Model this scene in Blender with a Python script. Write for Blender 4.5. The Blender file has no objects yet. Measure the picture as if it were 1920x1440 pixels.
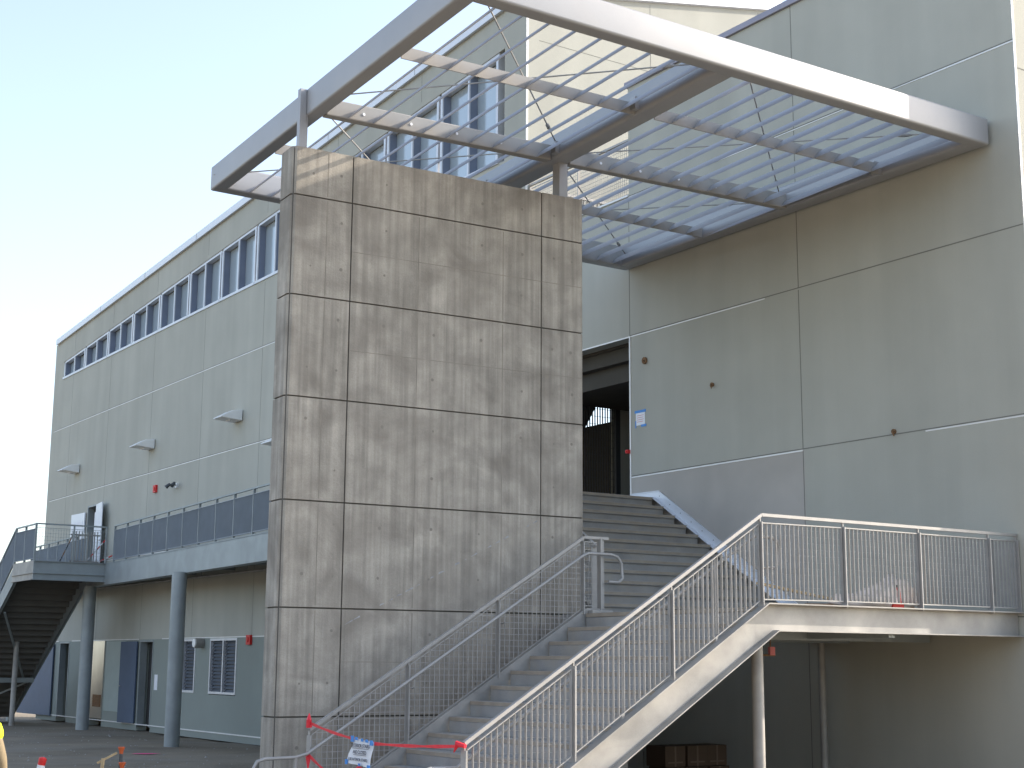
import bpy, bmesh, math, random
from mathutils import Vector, Matrix
random.seed(7)
R = math.radians
sc = bpy.context.scene
C = sc.collection
H = 2.03                      # eye height above the ground; z values below are written from eye level and lifted by H
def V(x, y, z): return Vector((x, y, z + H))
ROT = 0.057
KA = Vector((math.sin(ROT), math.cos(ROT), 0))     # grid of the free-standing wall and canopy, turned a little
KB = Vector((math.cos(ROT), -math.sin(ROT), 0))
UP = Vector((0, 0, 1)); EX = Vector((1, 0, 0)); EY = Vector((0, 1, 0))
G = -2.03                     # ground

# ------------------------------------------------------------------ materials
MATS = {}
def nodes(m):
    m.use_nodes = True
    nt = m.node_tree
    return nt, nt.nodes['Principled BSDF']
def mat(name, col, rough=.7, metal=0, spec=.3, var=.06, vscale=3, bump=0, bscale=60, streak=0, tint=None, sscale=(5, 5, .5), patch=0, pscale=.6, alpha=1, fine=0, coat=0):
    m = bpy.data.materials.new(name); nt, b = nodes(m); N = nt.nodes; L = nt.links
    b.inputs['Roughness'].default_value = rough; b.inputs['Metallic'].default_value = metal
    b.inputs['Specular IOR Level'].default_value = spec
    b.inputs['Coat Weight'].default_value = coat
    tc = N.new('ShaderNodeTexCoord')
    def noise(scale, detail=4, vec=None, dist=0):
        n = N.new('ShaderNodeTexNoise'); n.inputs['Scale'].default_value = scale; n.inputs['Detail'].default_value = detail
        n.inputs['Distortion'].default_value = dist
        L.new(vec if vec else tc.outputs['Object'], n.inputs['Vector']); return n.outputs['Fac']
    def ramp(f, lo, hi, a, bb):
        r = N.new('ShaderNodeMapRange'); r.inputs['From Min'].default_value = lo; r.inputs['From Max'].default_value = hi
        r.inputs['To Min'].default_value = a; r.inputs['To Max'].default_value = bb; L.new(f, r.inputs['Value']); return r.outputs['Result']
    def mul(a, bb):
        r = N.new('ShaderNodeMath'); r.operation = 'MULTIPLY'; L.new(a, r.inputs[0]); L.new(bb, r.inputs[1]); return r.outputs[0]
    f = ramp(noise(vscale), .3, .7, 1 - var, 1 + var)
    if patch:
        f = mul(f, ramp(noise(pscale, 5, None, .6), .35, .65, 1 - patch, 1 + patch * .6))
    if streak:
        mp = N.new('ShaderNodeMapping'); mp.inputs['Scale'].default_value = sscale; L.new(tc.outputs['Object'], mp.inputs['Vector'])
        f = mul(f, ramp(noise(1, 6, mp.outputs['Vector'], .3), .35, .68, 1 + streak * .4, 1 - streak))
    if fine:
        f = mul(f, ramp(noise(90, 3), .3, .7, 1 - fine, 1 + fine))
    c = N.new('ShaderNodeMix'); c.data_type = 'RGBA'; c.blend_type = 'MULTIPLY'; c.inputs['Factor'].default_value = 1
    c.inputs['A'].default_value = (*col, 1)
    cb = N.new('ShaderNodeCombineColor')
    for i in range(3): L.new(f, cb.inputs[i])
    L.new(cb.outputs[0], c.inputs['B'])
    out = c.outputs['Result']
    if tint:
        t = N.new('ShaderNodeMix'); t.data_type = 'RGBA'; t.inputs['B'].default_value = (*tint[0], 1)
        L.new(out, t.inputs['A']); L.new(ramp(noise(tint[1], 5, None, .8), .45, .7, 0, tint[2]), t.inputs['Factor']); out = t.outputs['Result']
    L.new(out, b.inputs['Base Color'])
    if bump:
        bp = N.new('ShaderNodeBump'); bp.inputs['Strength'].default_value = bump; bp.inputs['Distance'].default_value = .01
        L.new(noise(bscale, 4), bp.inputs['Height']); L.new(bp.outputs[0], b.inputs['Normal'])
    MATS[name] = m; return m
mat('wall', (.435, .435, .385), .85, var=.03, vscale=1.2, patch=.045, pscale=.35, bump=.25, bscale=120, streak=.065, sscale=(1.6, 1.6, .12), fine=.03)
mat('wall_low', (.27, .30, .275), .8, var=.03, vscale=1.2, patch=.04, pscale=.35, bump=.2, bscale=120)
mat('primer', (.45, .425, .39), .9, var=.03, vscale=2, patch=.06, pscale=.8, bump=.2, bscale=100)
mat('joint', (.2, .2, .18), .9)
mat('reveal', (.75, .75, .74), .5, metal=.2)
mat('concrete', (.41, .378, .328), .9, var=.12, vscale=4.5, patch=.17, pscale=1.3, streak=.24, sscale=(15, 15, .55), bump=.35, bscale=40, tint=((.20, .18, .155), 1.25, .72), fine=.09)
mat('concrete_end', (.36, .34, .32), .9, var=.07, vscale=3, patch=.1, pscale=1.1, streak=.2, sscale=(6, 6, .4), bump=.3, bscale=40, fine=.05)
mat('concrete_core', (.1, .095, .085), .95)
mat('tie_hole', (.245, .225, .195), .95)
mat('seam', (.27, .245, .21), .95, var=.2, vscale=4)
mat('chalk', (.355, .36, .37), .95, var=.3, vscale=14)
mat('stair_concrete', (.33, .325, .315), .85, var=.08, vscale=4, patch=.12, pscale=1.3, fine=.06, tint=((.40, .35, .28), 2.2, .45))
mat('nosing', (.34, .295, .24), .85, var=.12, vscale=6)
mat('purlin_grey', (.34, .33, .315), .6, metal=.15, var=.05)
mat('silver', (.36, .365, .38), .5, metal=.25, spec=.5, var=.03, vscale=2, fine=.02, tint=((.5, .46, .42), 1.3, .12))
mat('silver_dark', (.40, .40, .41), .45, metal=.3, var=.05)
mat('galv', (.33, .322, .305), .6, metal=.2, spec=.5, var=.1, vscale=5, patch=.14, pscale=1.6, fine=.05, tint=((.62, .58, .52), 1.2, .35))
mat('galv_rail', (.37, .362, .35), .5, metal=.25, spec=.5, var=.08, vscale=6)
mat('galv_blue', (.31, .345, .355), .55, metal=.3, var=.06, vscale=3, patch=.08, pscale=1.5)
mat('panel_blue', (.34, .38, .43), .5, metal=.2)
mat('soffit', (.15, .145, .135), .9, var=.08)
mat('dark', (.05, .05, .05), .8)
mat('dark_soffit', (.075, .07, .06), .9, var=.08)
mat('coping', (.30, .29, .34), .5, metal=.4)
mat('fascia', (.72, .75, .80), .45, metal=.2, var=.02)
mat('window_frame', (.60, .62, .66), .4, metal=.3)
mat('mullion_shade', (.17, .20, .27), .5)
mat('blind', (.42, .50, .55), .8, var=.03)
mat('door_blue', (.09, .125, .19), .55, var=.05)
mat('door_grey', (.36, .42, .40), .6, var=.04)
mat('stainless', (.62, .60, .56), .28, metal=.9)
mat('louvre', (.10, .115, .14), .5, metal=.3)
mat('red', (.62, .03, .03), .45)
mat('red_tape', (.75, .04, .06), .35, var=.15, vscale=12)
mat('paper', (.80, .82, .86), .7, var=.03)
mat('blue_tape', (.08, .28, .68), .6)
mat('ink', (.06, .06, .08), .8)
mat('ink_red', (.6, .2, .2), .8)
mat('lamp_grey', (.74, .75, .74), .5, var=.04)
mat('earth', (.235, .195, .142), .97, var=.12, vscale=1.1, patch=.22, pscale=.25, fine=.22, bump=.9, bscale=14, tint=((.25, .225, .19), .35, .6))
mat('pebble', (.32, .31, .29), .9, var=.2, vscale=9)
mat('pink', (.95, .10, .28), .8)
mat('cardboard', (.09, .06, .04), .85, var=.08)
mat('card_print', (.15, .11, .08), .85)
mat('plastic', (.74, .68, .64), .25, spec=.5, var=.15, vscale=4, patch=.2, pscale=3, tint=((.42, .30, .2), 3, .6))
mat('hivis', (.75, .95, .03), .6)
mat('reflect', (.85, .87, .87), .35)
mat('tan_cloth', (.24, .19, .12), .85, var=.1, vscale=8)
mat('trousers', (.12, .14, .2), .9, var=.1)
mat('skin', (.45, .28, .2), .55)
mat('hair', (.04, .03, .02), .8)
mat('helmet', (.8, .8, .78), .35)
mat('boot', (.1, .07, .05), .8)
mat('orange', (.50, .11, .04), .55)
mat('wood', (.45, .34, .2), .8, var=.15, vscale=10)
mat('rebar', (.09, .10, .11), .6, metal=.5)
mat('rust', (.22, .13, .07), .9, var=.3, vscale=20)
mat('white_band', (.75, .75, .77), .5)
g = bpy.data.materials.new('glass'); nt, b = nodes(g); MATS['glass'] = g
b.inputs['Base Color'].default_value = (.42, .49, .54, 1); b.inputs['Roughness'].default_value = .12; b.inputs['Specular IOR Level'].default_value = .8
b.inputs['Metallic'].default_value = .25
M = MATS

# ------------------------------------------------------------------ mesh helpers
class MB:
    def __init__(s): s.v = []; s.f = []; s.mi = []; s.cur = 0; s.mats = []
    def use(s, m):
        if m not in s.mats: s.mats.append(m)
        s.cur = s.mats.index(m); return s
    def face(s, idx): s.f.append(idx); s.mi.append(s.cur)
    def hexa(s, p):            # 8 points: bottom ring 0-3, top ring 4-7
        b = len(s.v); s.v += [Vector(q) for q in p]
        for q in ((0, 3, 2, 1), (4, 5, 6, 7), (0, 1, 5, 4), (1, 2, 6, 5), (2, 3, 7, 6), (3, 0, 4, 7)): s.face([b + i for i in q])
        return s
    def obox(s, o, a, b, c):
        o = Vector(o); a = Vector(a); b = Vector(b); c = Vector(c)
        return s.hexa([o, o + a, o + a + b, o + b, o + c, o + a + c, o + a + b + c, o + b + c])
    def box(s, x0, x1, y0, y1, z0, z1):   # z from eye level
        return s.obox((x0, y0, z0 + H), (x1 - x0, 0, 0), (0, y1 - y0, 0), (0, 0, z1 - z0))
    def prism(s, pts, d):      # planar polygon extruded by vector d
        b = len(s.v); n = len(pts); d = Vector(d)
        s.v += [Vector(p) for p in pts] + [Vector(p) + d for p in pts]
        s.face([b + i for i in range(n)][::-1]); s.face([b + n + i for i in range(n)])
        for i in range(n): s.face([b + i, b + (i + 1) % n, b + n + (i + 1) % n, b + n + i])
        return s
    def bar(s, p, q, w, h, side=None):    # rectangular bar centred on p-q; w along side, h across
        p = Vector(p); q = Vector(q); d = (q - p).normalized()
        sd = Vector(side) if side is not None else d.cross(UP)
        sd = (sd - d * sd.dot(d)).normalized(); u = d.cross(sd).normalized()
        return s.obox(p - sd * w / 2 - u * h / 2, sd * w, u * h, q - p)
    def tube(s, pts, r, n=12, caps=True):
        pts = [Vector(p) for p in pts]; rings = []
        ref = None
        for i, p in enumerate(pts):
            a = pts[max(i - 1, 0)]; c = pts[min(i + 1, len(pts) - 1)]; d = (c - a).normalized()
            if ref is None: ref = Vector((0, 0, 1)) if abs(d.z) < .9 else Vector((1, 0, 0))
            u = (ref - d * ref.dot(d)).normalized(); w = d.cross(u); ref = u
            rr = r[i] if isinstance(r, (list, tuple)) else r
            rings.append(len(s.v))
            for k in range(n):
                t = 2 * math.pi * k / n; s.v.append(p + u * (math.cos(t) * rr) + w * (math.sin(t) * rr))
        for a, c in zip(rings, rings[1:]):
            for k in range(n): s.face([a + k, a + (k + 1) % n, c + (k + 1) % n, c + k])
        if caps:
            s.face([rings[0] + k for k in range(n)][::-1]); s.face([rings[-1] + k for k in range(n)])
        return s
def mesh(name, mb, m=None, parent=None, bevel=0, seg=2, smooth=False):
    me = bpy.data.meshes.new(name); org = Vector((0, 0, 0))
    if parent is not None: org = parent['_o'] if '_o' in parent else parent.matrix_world.translation
    org = Vector(org)
    me.from_pydata([tuple(v - org) for v in mb.v], [], mb.f)
    mats = mb.mats or [m]
    for q in mats: me.materials.append(M[q])
    for p, i in zip(me.polygons, mb.mi): p.material_index = i if mb.mats else 0
    bm = bmesh.new(); bm.from_mesh(me)
    bmesh.ops.recalc_face_normals(bm, faces=bm.faces)
    if bevel:
        es = [e for e in bm.edges if len(e.link_faces) == 2 and e.calc_face_angle(0) > .6]
        bmesh.ops.bevel(bm, geom=es, offset=bevel, segments=seg, affect='EDGES', profile=.6, clamp_overlap=True)
    bm.to_mesh(me); bm.free()
    if smooth:
        for p in me.polygons: p.use_smooth = True
        me.set_sharp_from_angle(angle=R(40))
    o = bpy.data.objects.new(name, me); C.objects.link(o)
    if parent is not None: o.parent = parent
    return o
ORG = {}
def thing(name, label, cat, loc, group=None):
    o = bpy.data.objects.new(name, None); C.objects.link(o)
    l = V(*loc); o.location = l; o.empty_display_size = .2
    o['label'] = label; o['category'] = cat
    if group: o['group'] = group
    ORG[o.name] = l
    return o
def part(name, mb, m, par, **k):
    """part of a thing (thing at par) or sub-part of a part"""
    root = par
    while root.parent: root = root.parent
    org = ORG[root.name]
    mb.v = [v - org for v in mb.v]
    o = mesh(name, mb, m, None, **k); o.parent = par
    return o
def tagged(name, mb, m, label, cat, group=None, **k):
    # one-mesh thing, origin at the middle of its underside
    lo = Vector((min(v.x for v in mb.v), min(v.y for v in mb.v), min(v.z for v in mb.v))); hi = Vector((max(v.x for v in mb.v), max(v.y for v in mb.v), 0))
    org = Vector(((lo.x + hi.x) / 2, (lo.y + hi.y) / 2, lo.z))
    mb.v = [v - org for v in mb.v]
    o = mesh(name, mb, m, None, **k); o.location = org
    o['label'] = label; o['category'] = cat
    if group: o['group'] = group
    return o
def copy_tree(o, loc, label, group=None):
    r = o.copy(); C.objects.link(r); r.location = loc; r['label'] = label; ORG[r.name] = Vector(loc)
    if group: r['group'] = group
    def rec(a, b):
        for ch in a.children:
            c = ch.copy(); C.objects.link(c); c.parent = b; rec(ch, c)
    rec(o, r); return r

# ------------------------------------------------------------------ ground
mb = MB(); n = 60
def gz(x, y): return .035 * math.sin(x * .7 + 1.3 * math.sin(y * .31)) * math.sin(y * .45 + x * .2) + .02 * math.sin(x * 2.3 + y * 1.9)
xs = [-400, -120, -40, -20] + [-12 + .5 * i for i in range(57)] + [20, 30, 45, 80, 200, 400]
ys = [-400, -120, -40, -15] + [-8 + 1.0 * i for i in range(16)] + [8 + .5 * i for i in range(1, 101)] + [62, 70, 90, 150, 400]
idx = {}
for i, x in enumerate(xs):
    for j, y in enumerate(ys):
        k = 1 if (-15 < x < 16 and -8 < y < 60) else 0
        idx[i, j] = len(mb.v); mb.v.append(Vector((x, y, G + H - .02 + k * gz(x, y) * (.9 if y > 24 else .5))))
for i in range(len(xs) - 1):
    for j in range(len(ys) - 1): mb.face([idx[i, j], idx[i + 1, j], idx[i + 1, j + 1], idx[i, j + 1]])
mb.mats = ['earth']
o = mesh('ground', mb, smooth=True); o['kind'] = 'structure'
mb = MB()
for i in range(900):
    x = random.uniform(3, 15); y = random.uniform(18, 46); r = random.uniform(.008, .03) * (1.6 if random.random() < .1 else 1)
    z = G + H - .02 + gz(x, y) * (.9 if y > 24 else .5)
    a = random.uniform(0, 3)
    c = [Vector((x + r * math.cos(a + t), y + r * math.sin(a + t), z - .005)) for t in (0, 1.5, 3.1, 4.6)]
    b0 = len(mb.v); mb.v += c + [Vector((x, y, z + r * .7))]
    for q in range(4): mb.face([b0 + q, b0 + (q + 1) % 4, b0 + 4])
o = mesh('gravel', mb, 'pebble'); o['kind'] = 'stuff'; o['label'] = 'small pale stones scattered over the bare earth'; o['category'] = 'gravel'

# unseen earth bank added to the west, blocks low sky and bounces warm light
mb = MB(); rows = []
for i in range(34):
    y = -110 + i * 7.0; e = min(1, max(0, (i) / 5), max(0, (33 - i) / 5)); row = []
    for (x, h) in ((-20, 0), (-24, 2.2), (-29, 5.5), (-34, 8.0), (-44, 9.5), (-70, 9.0), (-110, 0)):
        row.append(len(mb.v)); mb.v.append(Vector((x + 2.5 * math.sin(y * .11) + random.uniform(-.6, .6), y, h * e * (1 + .12 * math.sin(y * .17 + x)) - .3)))
    rows.append(row)
for a_, b_ in zip(rows, rows[1:]):
    for k in range(6): mb.face([a_[k], a_[k + 1], b_[k + 1], b_[k]])
o = mesh('unseen_bank', mb, 'earth', smooth=True); o['kind'] = 'structure'

# ------------------------------------------------------------------ long building on the left
J0, J1, J2, J3 = .575, 3.07, 5.49, 7.98
XW = 15.4
def roofz(x, y): return 13.01 + .205 * (x - XW) - .0609 * (y - 22.72)
def wtop(y): return 12.13 - .0609 * (y - 23.5) + .02
def rects_with_holes(y0, y1, z0, z1, holes):
    ys = sorted({y0, y1, *[h[0] for h in holes], *[h[1] for h in holes]}); zs = sorted({z0, z1, *[h[2] for h in holes], *[h[3] for h in holes]})
    out = []
    for a, b in zip(ys, ys[1:]):
        run = None
        for c, d in zip(zs, zs[1:]):
            my, mz = (a + b) / 2, (c + d) / 2
            hole = any(h[0] < my < h[1] and h[2] < mz < h[3] for h in holes)
            if hole:
                if run: out.append((a, b, *run)); run = None
            else: run = (run[0], d) if run else (c, d)
        if run: out.append((a, b, *run))
    return out
LB = thing('long_building', 'long pale sage building with a sloping row of high windows, behind the concrete wall', 'building', (18.5, 37, G))
YE, YN = 52.75, 22.72
SILL = 9.77
holes = [(45.86, 47.0, G, .56), (49.4, 50.45, G, .56), (41.65, 42.75, G, .55), (38.45, 40.2, -.87, .56), (35.7, 37.45, -.89, .55), (47.35, 48.35, 2.66, 4.95)]
mb = MB(); mb.use('wall')
for a, b, c, d in rects_with_holes(YN + .3, YE, J0, SILL, [h for h in holes if h[3] > J0]): mb.box(XW, XW + .3, a, b, c, d)
mb.use('wall_low')
for a, b, c, d in rects_with_holes(YN + .3, YE, -1.86, J0, [(h[0], h[1], h[2], min(h[3], J0)) for h in holes if h[2] < J0]): mb.box(XW, XW + .3, a, b, c, d)
mb.use('wall')
W0, W1 = 23.5, 52.0
mb.prism([V(XW, W0, wtop(W0)), V(XW, YE, wtop(YE)), V(XW, YE, roofz(XW, YE)), V(XW, W0, roofz(XW, W0))], (.3, 0, 0))
mb.prism([V(XW, YN + .3, SILL), V(XW, W0, SILL), V(XW, W0, roofz(XW, W0)), V(XW, YN + .3, roofz(XW, YN + .3))], (.3, 0, 0))
mb.prism([V(XW, W1, SILL), V(XW, YE, SILL), V(XW, YE, wtop(YE)), V(XW, W1, wtop(W1))], (.3, 0, 0))
mb.use('joint')
for z in (J1, J2, J3):
    mb.box(XW - .002, XW, YN + .3, YE, z + .005, z + .02)
for k in range(1, 8):
    y = YN + 4.0 * k + .1
    for a, b in ((J0 + .02, J1 - .02), (J1 + .02, J2 - .02), (J2 + .02, J3 - .02), (J3 + .02, SILL - .05)):
        mb.box(XW - .002, XW, y, y + .012, a, b)
    mb.box(XW - .002, XW, y, y + .012, wtop(y) + .12, roofz(XW, y) - .05)
mb.use('reveal')
for z in (J1, J2, J3): mb.box(XW - .006, XW, YN + .3, YE, z - .022, z)
for a, b in ((YN + .3, 41.0), (42.9, 49.2), (50.6, YE)): mb.box(XW - .006, XW, a, b, J0 - .005, J0 + .02)
mb.box(XW - .02, XW, 22.9, YE, -1.86, -1.83)
part('wall', mb, None, LB)
mb = MB(); mb.use('wall')     # sunlit end wall, with the passage left open below
mb.prism([V(XW, YN, J2), V(21.97, YN, J2), V(21.97, YN, roofz(21.97, YN)), V(XW, YN, roofz(XW, YN))], (0, .3, 0))
mb.box(XW, 16.5, YN, YN + .3, -1.86, J2); mb.box(17.66, 21.97, YN, YN + .3, -1.86, J2)
mb.use('joint')
mb.box(XW + .3, 21.9, YN - .002, YN, 12.10, 12.112)
for x in (18.52, 21.6): mb.box(x, x + .012, YN - .002, YN, J3, roofz(x, YN) - .05)
mb.use('reveal'); mb.box(XW - .012, XW + .03, YN - .012, YN, 7.98, roofz(XW, YN) - .06)
part('end_wall', mb, None, LB)
mb = MB(); mb.use('wall')
mb.prism([V(XW, YE, -1.86), V(22.3, YE, -1.86), V(22.3, YE, roofz(22.3, YE)), V(XW, YE, roofz(XW, YE))], (0, .3, 0))
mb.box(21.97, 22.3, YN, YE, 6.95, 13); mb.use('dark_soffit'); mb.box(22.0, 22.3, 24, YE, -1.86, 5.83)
part('rear_wall', mb, None, LB)
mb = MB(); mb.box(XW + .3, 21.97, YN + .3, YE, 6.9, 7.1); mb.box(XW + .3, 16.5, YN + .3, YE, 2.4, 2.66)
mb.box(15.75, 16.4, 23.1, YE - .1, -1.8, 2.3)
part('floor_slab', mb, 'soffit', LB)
mb = MB(); mb.use('fascia')
a, b2, c, d = (XW - .09, YN - .09), (22.4, YN - .09), (22.4, YE + .1), (XW - .09, YE + .1)
lo = [V(x, y, roofz(x, y) + .0) for x, y in (a, b2, c, d)]; hi = [p + UP * .2 for p in lo]
mb.hexa(lo + hi)
mb.use('joint')
for y in (27.0, 31.2, 35.4, 39.6, 43.8, 48.0):
    mb.obox(V(XW - .092, y, roofz(XW - .09, y) + .01), (-.002, 0, 0), (0, .01, -.0006), (0, 0, .18))
part('roof', mb, None, LB)
# high windows: pairs
spr = 2.36
for k in range(12):
    y1 = W1 - k * spr - .04; y0 = y1 - spr + .08 if k < 11 else y1 - spr + .1
    if y0 < W0: y0 = W0 + .02
    mb = MB(); mb.use('window_frame')
    def slab(ya, yb, za, zb, xa=.05, xb=.17):
        mb.obox(V(XW + xa, ya, za), (xb - xa, 0, 0), (0, yb - ya, 0), (0, 0, zb - za))
    slab(y0 - .05, y1 + .05, SILL, SILL + .07, -.03, .2)
    mb.prism([V(XW + .02, y0, wtop(y0) - .07), V(XW + .02, y1, wtop(y1) - .07), V(XW + .02, y1, wtop(y1)), V(XW + .02, y0, wtop(y0))], (.15, 0, 0))
    ym = (y0 + y1) / 2
    for ya, yb in ((y0, y0 + .08), (ym - .03, ym + .03), (y1 - .08, y1)):
        mb.prism([V(XW + .0, ya, SILL + .07), V(XW + .0, yb, SILL + .07), V(XW + .0, yb, wtop(yb) - .07), V(XW + .0, ya, wtop(ya) - .07)], (.2, 0, 0))
    mb.use('mullion_shade')  # shade of the deep recess painted as dark strips on the mullion sides
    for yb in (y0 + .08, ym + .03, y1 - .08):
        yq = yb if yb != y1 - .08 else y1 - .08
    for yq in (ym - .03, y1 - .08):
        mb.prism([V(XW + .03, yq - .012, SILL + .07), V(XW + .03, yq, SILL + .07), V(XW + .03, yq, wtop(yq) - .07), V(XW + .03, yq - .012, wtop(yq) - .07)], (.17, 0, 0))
    w = part('window', mb, None, LB)
    for ya, yb in ((y0 + .08, ym - .03), (ym + .03, y1 - .08)):
        mb = MB(); mb.prism([V(XW + .205, ya, SILL + .07), V(XW + .205, yb, SILL + .07), V(XW + .205, yb, wtop(yb) - .07), V(XW + .205, ya, wtop(ya) - .07)], (.01, 0, 0))
        part('pane', mb, 'glass', w)
# ground-floor louvred windows
for a, b in ((38.45, 40.2), (35.7, 37.45)):
    mb = MB(); mb.use('window_frame'); z0, z1 = -.87, .555
    mb.box(XW - .015, XW + .1, a, b, z0, z0 + .06); mb.box(XW - .015, XW + .1, a, b, z1 - .06, z1)
    for y in (a, (a + b) / 2 - .03, b - .06): mb.box(XW - .015, XW + .1, y, y + .06, z0 + .06, z1 - .06)
    w = part('window', mb, None, LB)
    mb = MB()
    nL = 15
    for i in range(nL):
        z = z0 + .08 + (z1 - z0 - .16) * i / (nL - 1)
        mb.obox(V(XW + .045, a + .06, z - .03), (.03, 0, .055), (0, b - a - .12, 0), (0, 0, .006))
    mb.box(XW + .1, XW + .12, a, b, z0, z1)
    part('louvre_blades', mb, 'louvre', w)
# doors
def doorframe(y0, y1, z0, z1, m='galv_blue'):
    mb = MB(); t = .05
    mb.box(XW - .012, XW + .2, y0, y0 + t, z0, z1); mb.box(XW - .012, XW + .2, y1 - t, y1, z0, z1); mb.box(XW - .012, XW + .2, y0 + t, y1 - t, z1 - t, z1)
    return mb, m
for (y0, y1, z0, z1) in ((49.4, 50.45, -1.9, .56), (41.65, 42.75, -1.9, .55), (47.35, 48.35, 2.66, 4.95)):
    mbf, m = doorframe(y0, y1, z0, z1); d = part('doorway', mbf, m, LB)
    mb = MB(); mb.box(XW + .28, XW + .3, y0, y1, z0, z1); part('doorway_shade', mb, 'dark', d)  # gloom inside the doorway painted as a flat dark sheet
def leaf(hinge_y, z0, z1, w, ang, m, label=None, vis=None):
    mb = MB(); d = Vector((-math.sin(ang), math.cos(ang), 0)); nrm = Vector((-d.y, d.x, 0))
    o = V(XW - .03, hinge_y, z0); mb.obox(o, d * w, nrm * .045, (0, 0, z1 - z0))
    p = part('door', mb, m, LB, bevel=.004)
    mb = MB(); q = o + d * (w - .09) + nrm * .045 + UP * ((z1 - z0) * .45); mb.tube([q, q + nrm * .05, q + nrm * .05 - d * .12], .012, 8)
    if vis:
        p['label'] = label
    part('handle', mb, 'galv', p)
    if vis:
        mb = MB(); mb.obox(o + d * .14 + UP * .25 + nrm * .046, d * (w - .28), nrm * .004, (0, 0, z1 - z0 - .5)); part('pane', mb, 'paper', p)
    return p
p = leaf(50.95, -1.87, .5, 3.4, R(2.5), 'door_blue'); p['label'] = 'wide dark blue door leaf folded back on the wall'
leaf(42.85, -1.83, .52, 1.15, R(4), 'door_blue')['label'] = 'blue door leaf swung back on the wall'
leaf(47.3, 2.68, 4.92, -1.0, R(-8), 'fascia', 'open pale door leaf with a papered pane', True)
leaf(48.45, 2.68, 4.75, 1.2, R(3), 'fascia', 'pale door leaf with a papered pane', True)
mb = MB(); mb.use('stainless'); mb.box(XW - .02, XW + .03, 45.86, 47.0, -1.8, .56)
p = part('panel_door', mb, None, LB); p['label'] = 'bright stainless door with a dark grille low down'
mb = MB(); mb.use('rust')
for i in range(7): mb.obox(V(XW - .045, 45.98, -1.42 + i * .05), (.02, 0, .03), (0, .72, 0), (0, 0, .01))
mb.box(XW - .024, XW - .02, 45.95, 46.73, -1.45, -1.08)
part('grille', mb, None, p)
mb = MB(); mb.box(XW - .015, XW, 43.95, 45.7, -1.55, .54); part('wall_panel', mb, 'door_grey', LB)

# ------------------------------------------------------------------ right-hand block with bridging wall and passage
RB = thing('entrance_block', 'tall pale sage block with flat dark coping, rising behind the landing on the right', 'building', (20, 15.5, G))
Y0, Y1b, TOP = 11.47, 19.53, 9.98
mb = MB(); mb.use('wall')
mb.box(XW, XW + .3, Y0, Y1b, J1, TOP); mb.box(XW, XW + .3, Y0, 15.46, -2.1, J1)
mb.box(XW, XW + .3, 15.46, Y1b, -2.1, J0)
mb.use('primer'); mb.box(XW, XW + .3, 15.46, Y1b, J0, J1)
mb.use('wall')
mb.box(XW + .3, 30, Y0, Y0 + .3, -2.1, TOP); mb.box(XW + .3, 30, Y1b - .3, Y1b, -2.1, TOP); mb.box(29.7, 30, Y0 + .3, Y1b - .3, -2.1, TOP)
mb.box(XW + .3, 29.7, Y0 + .3, Y1b - .3, TOP - .4, TOP - .1)
mb.use('joint')
for z in (J0, J1, J2, J3): mb.box(XW - .002, XW, Y0, Y1b, z + .004, z + .02)
for a, b in ((J0 + .02, J1 - .02), (J1 + .02, J2 - .02), (J2 + .02, J3 - .02), (J3 + .02, TOP)):
    mb.box(XW - .002, XW, 15.476, 15.49, a, b)
mb.box(XW - .002, XW, 15.476, 15.49, -2, J0)
for z in (J2, 2.0, 7.6): mb.box(XW + .05, 29, Y0 - .002, Y0, z, z + .014)
mb.use('reveal')
mb.box(XW - .006, XW, Y0, 13.0, J3 - .02, J3); mb.box(XW - .006, XW, 13.0, Y1b, J3 - .012, J3)
mb.box(XW - .006, XW, 16.2, Y1b, J2 - .018, J2); mb.box(XW - .006, XW, 15.49, Y1b, J1 - .022, J1); mb.box(XW - .004, XW, Y0, 13.2, J1 - .02, J1)
mb.box(XW - .012, XW + .02, Y0 - .012, Y0, -2, TOP); mb.box(XW - .012, XW, Y1b - .02, Y1b + .012, 2.66, J2)
part('wall', mb, None, RB)
mb = MB(); mb.box(XW - .05, 30.05, Y0 - .05, Y1b + .05, TOP, TOP + .10); part('coping', mb, 'coping', RB, bevel=.01)
mb = MB(); mb.use('wall')
mb.box(XW, XW + .3, Y1b, YN + .3, J2, J3)
mb.use('joint'); mb.box(XW - .002, XW, Y1b - .006, Y1b + .008, J2, J3)
mb.use('reveal'); mb.box(XW - .006, XW, Y1b, YN, J2 - .02, J2 + .004); mb.box(XW - .03, XW + .33, Y1b, YN - .01, J3, J3 + .03)
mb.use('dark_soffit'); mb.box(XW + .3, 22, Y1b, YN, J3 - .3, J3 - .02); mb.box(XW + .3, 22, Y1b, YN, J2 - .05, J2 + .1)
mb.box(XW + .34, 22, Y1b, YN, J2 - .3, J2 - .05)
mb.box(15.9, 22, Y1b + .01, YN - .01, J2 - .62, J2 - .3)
part('bridge_wall', mb, None, RB)
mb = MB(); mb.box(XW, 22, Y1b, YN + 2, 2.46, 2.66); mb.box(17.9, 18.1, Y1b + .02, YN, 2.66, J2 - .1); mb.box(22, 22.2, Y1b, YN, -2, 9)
part('passage_floor', mb, 'dark_soffit', RB)
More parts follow.
